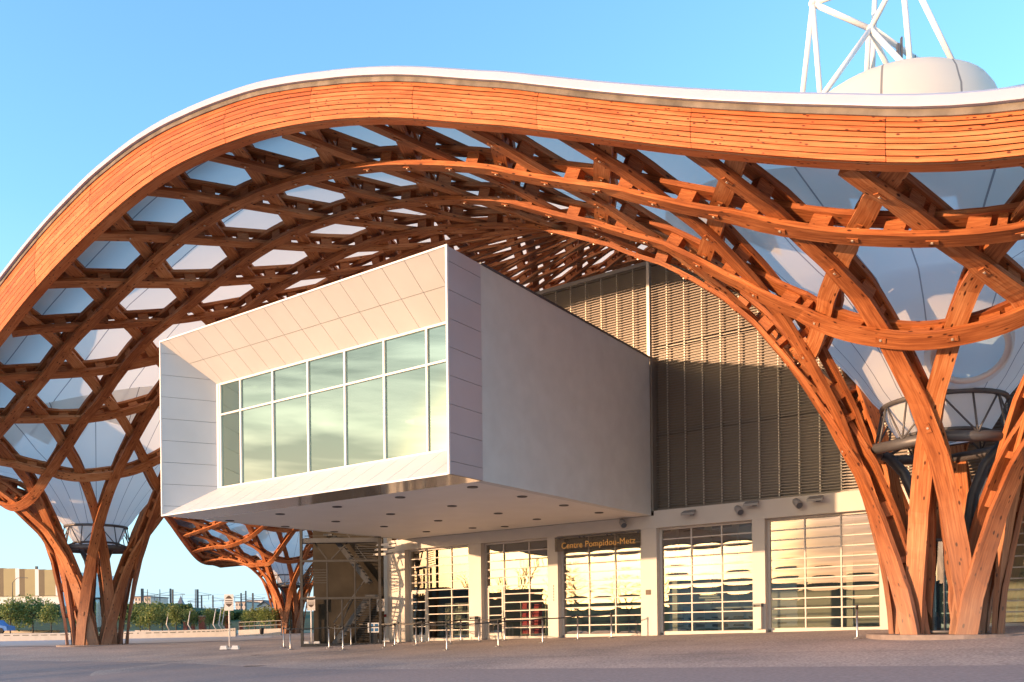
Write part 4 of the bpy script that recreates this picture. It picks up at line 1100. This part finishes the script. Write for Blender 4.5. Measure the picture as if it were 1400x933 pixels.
# low concrete wall
mb=MB()
W1=[(-220,880.5),(-60,878.3),(0,877.5),(80,876.8),(190,874.6),(260,873),(300,872.0),(322,870.5)]
WP=[atY(x,y,88-(x+220)/540*8) for x,y in W1]
for A,B in zip(WP[:-1],WP[1:]):
    hgt=.78
    mb.hexa([(A.x,A.y,A.z-.4),(B.x,B.y,B.z-.4),(B.x,B.y+.35,B.z-.4),(A.x,A.y+.35,A.z-.4),(A.x,A.y,A.z+hgt),(B.x,B.y,B.z+hgt),(B.x,B.y+.35,B.z+hgt),(A.x,A.y+.35,A.z+hgt)])
t=tag(mb.build('low_wall','concrete'),'long low pale concrete wall closing the plaza on the left','wall')
mb=MB()
for k in range(44):
    f=k/44; q=f*(len(WP)-1); i=int(q); A=WP[i].lerp(WP[i+1],q-i); B=WP[i].lerp(WP[i+1],min(1,q-i+.11)); z=.56
    mb.hexa([(A.x,A.y-.012,A.z+z),(B.x,B.y-.012,B.z+z),(B.x,B.y-.002,B.z+z),(A.x,A.y-.002,A.z+z),(A.x,A.y-.012,A.z+z+.08),(B.x,B.y-.012,B.z+z+.08),(B.x,B.y-.002,B.z+z+.08),(A.x,A.y-.002,A.z+z+.08)])
mb.build('wall_slots','goods_dark',t)
A,B=atY(326,870,84),atY(384,868,82)
mb=MB(); mb.hexa([(A.x,A.y,A.z-.4),(B.x,B.y,B.z-.4),(B.x,B.y+.4,B.z-.4),(A.x,A.y+.4,A.z-.4),(A.x,A.y,A.z+.6),(B.x,B.y,B.z+.6),(B.x,B.y+.4,B.z+.6),(A.x,A.y+.4,A.z+.6)])
t=tag(mb.build('ramp_wall','concrete'),'short concrete ramp wall with a steel railing near the far timber column','wall')
mb=MB()
for f in np.linspace(0,1,9):
    c=A.lerp(B,f); mb.bar(c+Vector((0,.2,.6)),c+Vector((0,.2,1.35)),.05)
for z in (.95,1.35): mb.bar(A+Vector((0,.2,z)),B+Vector((0,.2,z)),.04)
mb.build('railing','steel_grey',t)
# bin on the far plaza
p=atY(358,868.5,80); t=thing('litter_bin',p,'dark round litter bin standing on the far plaza in front of the ramp wall','bin')
mb=MB(); mb.lathe([(0,.1),(.16,.1),(.2,.55),(.2,.62),(.16,.66),(0,.66)],n=16); mb.build('body','black',t,True); mb=MB(); mb.lathe([(.05,0),(.05,.1)],n=8); mb.build('stand','steel_dark',t,True)
# brick piers
for i,(x,yt,w) in enumerate(((254,850,5),(264,853,4.5),(277,843,8),(311,842,5.5),(330,850,4))):
    p=atY(x,861,106); top=atY(x,yt,106).z-p.z; ww=w*106/F/2; t=thing('brick_pier',p,'%s from the left of the square red brick piers below the grass bank'%ORD[i+1],'brick pier','red brick piers below the bank')
    mb=MB(); mb.box(-ww,ww,-ww,ww,-.5,top); mb.build('shaft','brick',t,True); mb=MB(); mb.box(-ww*1.1,ww*1.1,-ww*1.1,ww*1.1,top+.002,top+.08); mb.build('cap','concrete',t,True)
# bent white lamp posts
for i,(x0,xm,x1,yt) in enumerate(((231.5,227.5,231.5,832),(260,257,262,836),(295,291.5,296,833),(302.5,299,304,832),(307.5,303.5,309,830),(342.5,339.5,341,832))):
    Y=98+i*1.5; p=atY(x1,862,Y); m_=atY(xm,854,Y); q=atY(x0,yt,Y); t=thing('bent_lamp_post',p,'%s from the left of the kinked white lamp posts beyond the plaza'%ORD[i+1],'lamp post','kinked white lamp posts')
    mb=MB(); mb.tube([p,m_,q],[.07,.065,.045],8); mb.build('post','white',t); mb=MB(); mb.bar(q,q+Vector((.35,0,.12)),.12,.06); mb.build('lamp_head','steel_grey',t)
# railway masts and wires
ms=[(195,805,845,3),(202,806,842,.8),(219,806,838,.8),(233.5,805,842,2),(236.5,806,842,2),(267.5,806,845,1),(270.5,806,848,2.4),(276,814,848,1.6),(291.5,814,846,1.6),(307,826,848,1.4),(330,811,842,1.6),(336.5,808,842,1.6),(346,811,838,2)]
pr=[]
for i,(x,yt,yb,w) in enumerate(ms):
    Y=185+ (i*37%50); p=atY(x,yb+6,Y); q=atY(x,yt,Y); t=thing('railway_mast',p,'%s from the left of the dark overhead line masts on the horizon'%ORD[i+1],'mast','railway overhead line masts')
    ww=w*Y/F/2; mb=MB(); mb.box(p.x-ww,p.x+ww,Y-ww,Y+ww,p.z,q.z); mb.build('post','steel_dark',t)
    if w>1.2:
        mb=MB(); dx=(-1)**i*3.2; zz=q.z-1.6; mb.bar((q.x,Y,zz),(q.x+dx,Y,zz+.2),.12); mb.bar((q.x,Y,zz+.9),(q.x+dx,Y,zz+.3),.07); mb.bar((q.x+dx*.8,Y,zz+.2),(q.x+dx*.8,Y,zz-1),.07); mb.build('bracket_arm','steel_dark',t)
mb=MB()
for y0,y1 in ((812,813),(817,818),(822,821),(826,828),(830,829)):
    prev=None
    for k in range(25):
        x=150+k*12; y=y0+(y1-y0)*k/24+1.5*math.sin(math.pi*((k%6)/6)); p=atY(x,y,215)
        if prev: mb.bar(prev,p,.035)
        prev=p
tag(mb.build('overhead_wires','steel_dark'),'thin dark railway wires strung between the masts on the horizon','wires')
# far buildings
def gable(x0,x1,yb,ye,yr,Y,D,wallm,roofm,label,name='house',wins=()):
    p=atY((x0+x1)/2,yb,Y); L=atY(x0,yb,Y).x-p.x; Rr=atY(x1,yb,Y).x-p.x; ze=atY(x0,ye,Y).z-p.z; zr=atY(x0,yr,Y).z-p.z
    t=thing(name,p,label,'house'); mb=MB(); 
    for y in (0,D):
        q=[(L,y,-6),(Rr,y,-6),(Rr,y,ze),(0,y,zr),(L,y,ze)]; mb.quad(q if y==0 else q[::-1])
    mb.quad([(L,0,-6),(L,0,ze),(L,D,ze),(L,D,-6)]); mb.quad([(Rr,0,-6),(Rr,D,-6),(Rr,D,ze),(Rr,0,ze)]); mb.build('wall',wallm,t,True)
    mb=MB()
    for sx in (L,Rr):
        e=1.08; mb.hexa([(sx*e,-.5,ze-.15),(0,-.5,zr),(0,D+.5,zr),(sx*e,D+.5,ze-.15),(sx*e,-.5,ze+.1),(0,-.5,zr+.25),(0,D+.5,zr+.25),(sx*e,D+.5,ze+.1)])
    mb.build('roof',roofm,t,True)
    for wx,wz,ww,wh in wins:
        mb=MB(); mb.box(wx-ww,wx+ww,-.06,-.005,wz-wh,wz+wh); mb.build('window','glasswin',t,True)
    return t
gable(353,370,842,829,823,200,12,'housewhite','rooftile','pale gabled house with a dark roof on the bank left of the far timber column',wins=((-.9,1.0,.25,.4),(.9,1.0,.25,.4),(0,1.9,.25,.3)))
def block(x0,x1,yb,yt,Y,D,label,mat='plaster',rows=3,cols=5,name='apartment_block'):
    p=atY((x0+x1)/2,yb,Y); hw=(x1-x0)/2*Y/F; H_=atY(x0,yt,Y).z-p.z; t=thing(name,p,label,'building')
    mb=MB(); mb.box(-hw,hw,0,D,-8,H_); mb.build('wall',mat,t,True); mb=MB(); mb.box(-hw*1.03,hw*1.03,-.2,D+.2,H_+.003,H_+.35); mb.build('roof','rooftile',t,True)
    for r_ in range(rows):
        for c_ in range(cols):
            mb=MB(); x=-hw+(c_+.5)*2*hw/cols; z=H_*(r_+.55)/rows; mb.box(x-hw/cols*.35,x+hw/cols*.35,-.05,-.004,z-.4,z+.4); mb.build('window','glasswin',t,True)
block(184,206,836,817,270,14,'pinkish apartment block on the horizon between the left timber column and the masts',rows=3,cols=5)
block(322,337,838,824,260,14,'pinkish block on the horizon just right of the lone post sign',rows=2,cols=4)
block(338,360,838,822,330,12,'long grey low building on the horizon behind the pale gabled house','housewhite',2,7)
block(296,318,842,836,240,14,'low pinkish shed on the horizon behind the lone post sign','plaster',1,6)
# church roof
p=atY(245,842,300); t=thing('church_tower',p,'pointed slate roof of a church tower rising over the trees','church')
k=300/F; mb=MB(); mb.box(-6.5*k,6.5*k,0,13*k,-4,9*k); mb.build('tower','slate',t,True)
mb=MB(); e=[(-9*k,-2*k),(9*k,-2*k),(9*k,15*k),(-9*k,15*k)]; ap=(0,6.5*k,28*k); mid=[(x*.35,6.5*k+(y-6.5*k)*.35,18*k) for x,y in e]
for q in range(4):
    A,B=e[q],e[(q+1)%4]; mb.quad([(A[0],A[1],7*k),(B[0],B[1],7*k),mid[(q+1)%4],mid[q]]); mb.quad([mid[q],mid[(q+1)%4],ap])
mb.build('roof','slate',t,True)
# striped industrial hall
Y=170; t=thing('striped_hall',atY(40,822,Y),'large flat-roofed hall with beige, brown and white vertical stripes at the far left','building')
z0_,z1_=atY(40,815,Y).z,atY(0,777,Y).z; zb2=atY(40,838,Y).z
st=[(-160,-60,'beige'),(-60,-20,'brown'),(-20,-8,'white'),(-8,5,'brown'),(5,21,'beige'),(21,26.5,'white'),(26.5,34,'brown'),(34,48,'beige'),(48,53,'white'),(53,61,'brown'),(61,76,'beige'),(76,80,'white')]
for x0,x1,m_ in st:
    mb=MB(); f0=1.+(x0+160)*.00012; mb.box(atY(x0,800,Y).x,atY(x1,800,Y).x,Y,Y+25,z0_,z1_-(x0+x1)/2*.006); mb.build('cladding_strip',m_,t)
mb=MB(); mb.box(atY(-160,800,Y).x,atY(79.5,800,Y).x,Y+.4,Y+24.5,zb2-4,z0_-.003); mb.build('plinth','white',t)
mb=MB(); c=atY(45.5,776,Y); mb.box(c.x-.2,c.x+.2,Y+1,Y+1.4,c.z-1.5,c.z+.3); mb.build('roof_vent','steel_dark',t)
# lamp with curved arm in front of the hall
p=atY(17,852,150); t=thing('street_lamp',p,'dark street lamp with a curved arm in front of the striped hall','street lamp')
q=atY(17,797,150); mb=MB(); mb.tube([p,q,q+Vector((.8,0,.8)),q+Vector((1.9,0,.9))],[.09,.06,.05,.04],8); mb.build('post','steel_dark',t); mb=MB(); mb.bar(q+Vector((1.7,0,.88)),q+Vector((2.6,0,.8)),.3,.12); mb.build('lamp_head','steel_dark',t)
# blue small car
p=atY(-9,866.5,92); t=thing('blue_car',p,'small blue car seen past the low wall at the left edge','car')
sec=[(-2,.25),(-2,.75),(-1.3,.85),(-.8,1.4),(.6,1.42),(1.15,.9),(1.85,.75),(1.9,.3)]
mb=MB(); 
for y,rev in ((-.8,0),(.8,1)):
    q=[(x,y,z) for x,z in sec]; mb.quad(q if rev else q[::-1])
for i in range(len(sec)):
    A,B=sec[i],sec[(i+1)%len(sec)]; mb.quad([(A[0],-.8,A[1]),(A[0],.8,A[1]),(B[0],.8,B[1]),(B[0],-.8,B[1])])
mb.build('body','blue',t,True)
mb=MB(); mb.quad([(-.95,-.806,.9),(.9,-.806,.9),(.5,-.806,1.33),(-.75,-.806,1.33)]); mb.build('side_window','glasswin',t,True)
for x in (-1.25,1.25):
    mb=MB(); mb.tube([(x,-.84,.3),(x,-.6,.3)],.3,14); mb.build('wheel','tyre',t,True)
# hedge line behind the trees (reads as one mass)
mb=MB(); r=np.random.RandomState(3)
for x0,x1,yt,yb,Y,n in ((-250,80,829,845,130,5200),(100,262,829,846,128,5200),(262,400,838,852,135,2600)):
    for k in range(n):
        x=r.uniform(x0,x1); f=r.uniform(0,1)**1.4; p=atY(x,yt+(yb-yt)*f+r.normal()*1.2,Y+r.uniform(-3,3)); u=Vector(r.normal(size=3)).normalized(); w=u.cross(Vector(r.normal(size=3))).normalized(); l=.30*r.uniform(.6,1.4)
        mb.quad([p-u*l-w*l*.5,p+u*l*.2-w*l,p+u*l+w*l*.4,p-u*l*.1+w*l])
tag(mb.build('hedge','leaf2'),'dense dark green hedge along the top of the grass bank','hedge',kind='stuff')
# ------------------------------------------------------------------ what stands behind the viewer (seen only mirrored in the glass)
r=np.random.RandomState(11)
def bare_tree(x,y,h,label):
    t=thing('bare_tree',(x,y,-.8),label,'tree','bare trees across the square'); mb=MB()
    def br(p,dv,l,rad_,dep):
        q=p+dv*l; mb.tube([p,p.lerp(q,.5)+Vector(r.normal(size=3))*l*.04,q],[rad_,rad_*.8,rad_*.6],5,cap=False)
        if dep==0: return
        for k in range(3 if dep>1 else 4):
            nd=(dv+Vector(r.normal(size=3))*.42+Vector((0,0,.12))).normalized(); br(q,nd,l*r.uniform(.6,.8),rad_*.55,dep-1)
    br(Vector((0,0,0)),Vector((0,0,1)),h*.3,h*.022,4); mb.build('trunk','bark',t,True)
for i in range(7):
    A=math.radians(196+i*3.0+r.uniform(-1,1)); D_=62+r.uniform(-8,8)
    bare_tree(-2+D_*math.cos(A),35+D_*math.sin(A),9.5+r.uniform(-1,2),'%s bare tree across the square, mirrored in the left glazed bays'%ORD[i+1])
for i in range(9):
    A=math.radians(186+i*11); D_=120; x,y=D_*math.cos(A),35+D_*math.sin(A)
    h=r.uniform(7.2,9.4)-(1.8 if 15<i*11<30 else 0); t=thing('city_building',(x,y,-1),'%s flat-roofed building across the square, mirrored low in the glazed bays'%ORD[i+1],'building','buildings across the square',rz=A+math.pi/2)
    mb=MB(); mb.box(-11,11,-6,6,0,h); mb.build('wall',['plaster','core','beige'][i%3],t,True)
    mb=MB(); mb.box(-11.2,11.2,-6.2,6.2,h+.003,h+.3); mb.build('roof','rooftile',t,True)
    for k in range(6): 
        mb=MB(); mb.box(-10+k*3.4,-8+k*3.4,6.005,6.06,1.2,2.8); mb.build('window','glasswin',t,True)
# ------------------------------------------------------------------ light, sky, camera
SUN_AZ=math.atan2(-.894,-.459); SUN_EL=math.radians(6.0)
L=Vector((math.sin(SUN_AZ)*math.cos(SUN_EL),math.cos(SUN_AZ)*math.cos(SUN_EL),math.sin(SUN_EL)))
sl=bpy.data.lights.new('sun','SUN'); sl.energy=2.0; sl.angle=math.radians(.6); sl.color=(.90,.53,.29)
so=bpy.data.objects.new('sun',sl); COL.objects.link(so); so.rotation_euler=(-L).to_track_quat('-Z','Y').to_euler(); so.location=L*80
w=bpy.data.worlds.new('World'); scene.world=w; w.use_nodes=True; nt=w.node_tree; bg=nt.nodes['Background']; LK=nt.links
sky=nt.nodes.new('ShaderNodeTexSky'); sky.sky_type='NISHITA'; sky.sun_disc=False; sky.sun_elevation=SUN_EL; sky.sun_rotation=SUN_AZ%(2*math.pi); sky.air_density=1.0; sky.dust_density=.5; sky.ozone_density=2.6
bg.inputs['Strength'].default_value=.15
tc=nt.nodes.new('ShaderNodeTexCoord'); mp=nt.nodes.new('ShaderNodeMapping'); mp.inputs['Scale'].default_value=(1.8,1.8,13); LK.new(tc.outputs['Generated'],mp.inputs[0])
cn=nt.nodes.new('ShaderNodeTexNoise'); cn.inputs['Scale'].default_value=2.2; cn.inputs['Detail'].default_value=7; cn.inputs['Distortion'].default_value=.5; LK.new(mp.outputs[0],cn.inputs['Vector'])
cr=nt.nodes.new('ShaderNodeMapRange'); cr.inputs['From Min'].default_value=.48; cr.inputs['From Max'].default_value=.75; LK.new(cn.outputs['Fac'],cr.inputs['Value'])
# clouds gather on the sunset side
dt=nt.nodes.new('ShaderNodeVectorMath'); dt.operation='DOT_PRODUCT'; LK.new(tc.outputs['Generated'],dt.inputs[0]); dt.inputs[1].default_value=(L.x,L.y,0)
dr=nt.nodes.new('ShaderNodeMapRange'); dr.inputs['From Min'].default_value=.15; dr.inputs['From Max'].default_value=.7; dr.inputs['To Min'].default_value=0; dr.inputs['To Max'].default_value=.85; LK.new(dt.outputs['Value'],dr.inputs['Value'])
mm_=nt.nodes.new('ShaderNodeMath'); mm_.operation='MULTIPLY'; LK.new(cr.outputs[0],mm_.inputs[0]); LK.new(dr.outputs[0],mm_.inputs[1])
cl=nt.nodes.new('ShaderNodeVectorMath'); cl.operation='MULTIPLY_ADD'; LK.new(sky.outputs[0],cl.inputs[0]); cl.inputs[1].default_value=(1.5,1.15,.95); cl.inputs[2].default_value=(1.0,.85,.65)
mx=nt.nodes.new('ShaderNodeMix'); mx.data_type='RGBA'; LK.new(mm_.outputs[0],mx.inputs['Factor']); LK.new(sky.outputs[0],mx.inputs['A']); LK.new(cl.outputs[0],mx.inputs['B'])
tn=nt.nodes.new('ShaderNodeVectorMath'); tn.operation='MULTIPLY'; tn.inputs[1].default_value=(1.13,1.29,1.25)
se=nt.nodes.new('ShaderNodeSeparateXYZ'); LK.new(tc.outputs['Generated'],se.inputs[0])
h1=nt.nodes.new('ShaderNodeMapRange'); h1.inputs['From Min'].default_value=-.02; h1.inputs['From Max'].default_value=.40; h1.inputs['To Min'].default_value=1; h1.inputs['To Max'].default_value=0; LK.new(se.outputs['Z'],h1.inputs['Value'])
h2=nt.nodes.new('ShaderNodeMapRange'); h2.inputs['From Min'].default_value=.15; h2.inputs['From Max'].default_value=.75; h2.inputs['To Min'].default_value=.9; h2.inputs['To Max'].default_value=0; LK.new(dt.outputs['Value'],h2.inputs['Value'])
h3=nt.nodes.new('ShaderNodeMath'); h3.operation='MULTIPLY'; LK.new(h1.outputs[0],h3.inputs[0]); LK.new(h2.outputs[0],h3.inputs[1])
hz_=nt.nodes.new('ShaderNodeMix'); hz_.data_type='RGBA'; LK.new(h3.outputs[0],hz_.inputs['Factor']); LK.new(mx.outputs['Result'],hz_.inputs['A']); hz_.inputs['B'].default_value=(.86,1.12,1.60,1)
# warm sunset light low on the sun's side, broken by streaks of cloud
wr=nt.nodes.new('ShaderNodeValToRGB'); LK.new(se.outputs['Z'],wr.inputs[0]); ee=wr.color_ramp.elements; ee[0].position=0; ee[0].color=(4.1,1.75,.95,1); ee[1].position=.10; ee[1].color=(4.1,2.2,1.5,1)
for p_,c_ in ((.22,(2.6,2.0,1.6,1)),(.45,(1.0,1.2,1.4,1))):
    e_=ee.new(p_); e_.color=c_
w2=nt.nodes.new('ShaderNodeMapRange'); w2.inputs['From Min'].default_value=.25; w2.inputs['From Max'].default_value=.8; w2.inputs['To Max'].default_value=.92; LK.new(dt.outputs['Value'],w2.inputs['Value'])
w3=nt.nodes.new('ShaderNodeMapRange'); w3.inputs['From Min'].default_value=.35; w3.inputs['From Max'].default_value=.6; w3.inputs['To Min'].default_value=1; w3.inputs['To Max'].default_value=0; LK.new(se.outputs['Z'],w3.inputs['Value'])
w4=nt.nodes.new('ShaderNodeMath'); w4.operation='MULTIPLY'; LK.new(w2.outputs[0],w4.inputs[0]); LK.new(w3.outputs[0],w4.inputs[1])
w5=nt.nodes.new('ShaderNodeMapRange'); w5.inputs['From Min'].default_value=.38; w5.inputs['From Max'].default_value=.66; w5.inputs['To Min'].default_value=.6; w5.inputs['To Max'].default_value=1.5; LK.new(cn.outputs['Fac'],w5.inputs['Value'])
w6=nt.nodes.new('ShaderNodeVectorMath'); w6.operation='SCALE'; LK.new(wr.outputs[0],w6.inputs[0]); LK.new(w5.outputs[0],w6.inputs['Scale'])
w7=nt.nodes.new('ShaderNodeMix'); w7.data_type='RGBA'; LK.new(w4.outputs[0],w7.inputs['Factor']); LK.new(hz_.outputs['Result'],w7.inputs['A']); LK.new(w6.outputs[0],w7.inputs['B'])
# glow of the low sun through the haze
gd=nt.nodes.new('ShaderNodeVectorMath'); gd.operation='DOT_PRODUCT'; LK.new(tc.outputs['Generated'],gd.inputs[0]); gd.inputs[1].default_value=tuple(L)
gm_=nt.nodes.new('ShaderNodeMapRange'); gm_.interpolation_type='SMOOTHERSTEP'; gm_.inputs['From Min'].default_value=.965; gm_.inputs['From Max'].default_value=1.0; LK.new(gd.outputs['Value'],gm_.inputs['Value'])
gs_=nt.nodes.new('ShaderNodeVectorMath'); gs_.operation='SCALE'; gs_.inputs[0].default_value=(16,9,3.6); LK.new(gm_.outputs[0],gs_.inputs['Scale'])
ga=nt.nodes.new('ShaderNodeVectorMath'); ga.operation='ADD'; LK.new(w7.outputs['Result'],ga.inputs[0]); LK.new(gs_.outputs[0],ga.inputs[1])
LK.new(ga.outputs[0],tn.inputs[0]); LK.new(tn.outputs[0],bg.inputs['Color'])
cam=bpy.data.cameras.new('camera'); co=bpy.data.objects.new('camera',cam); COL.objects.link(co); scene.camera=co
cam.sensor_width=36; cam.lens=F*36/1400; cam.shift_x=0; cam.shift_y=(HY-466.5)/1400; cam.clip_end=6000; cam.clip_start=.1
co.matrix_world=Matrix(((cR,sR,0,0),(0,0,-1,0),(-sR,cR,0,Z0),(0,0,0,1)))
scene.view_settings.view_transform='Standard'; scene.view_settings.look='None'; scene.view_settings.exposure=2.05; scene.view_settings.gamma=1; scene.view_settings.use_curve_mapping=False
scene.render.engine='CYCLES'; scene.cycles.max_bounces=8; scene.cycles.glossy_bounces=4; scene.cycles.transparent_max_bounces=12
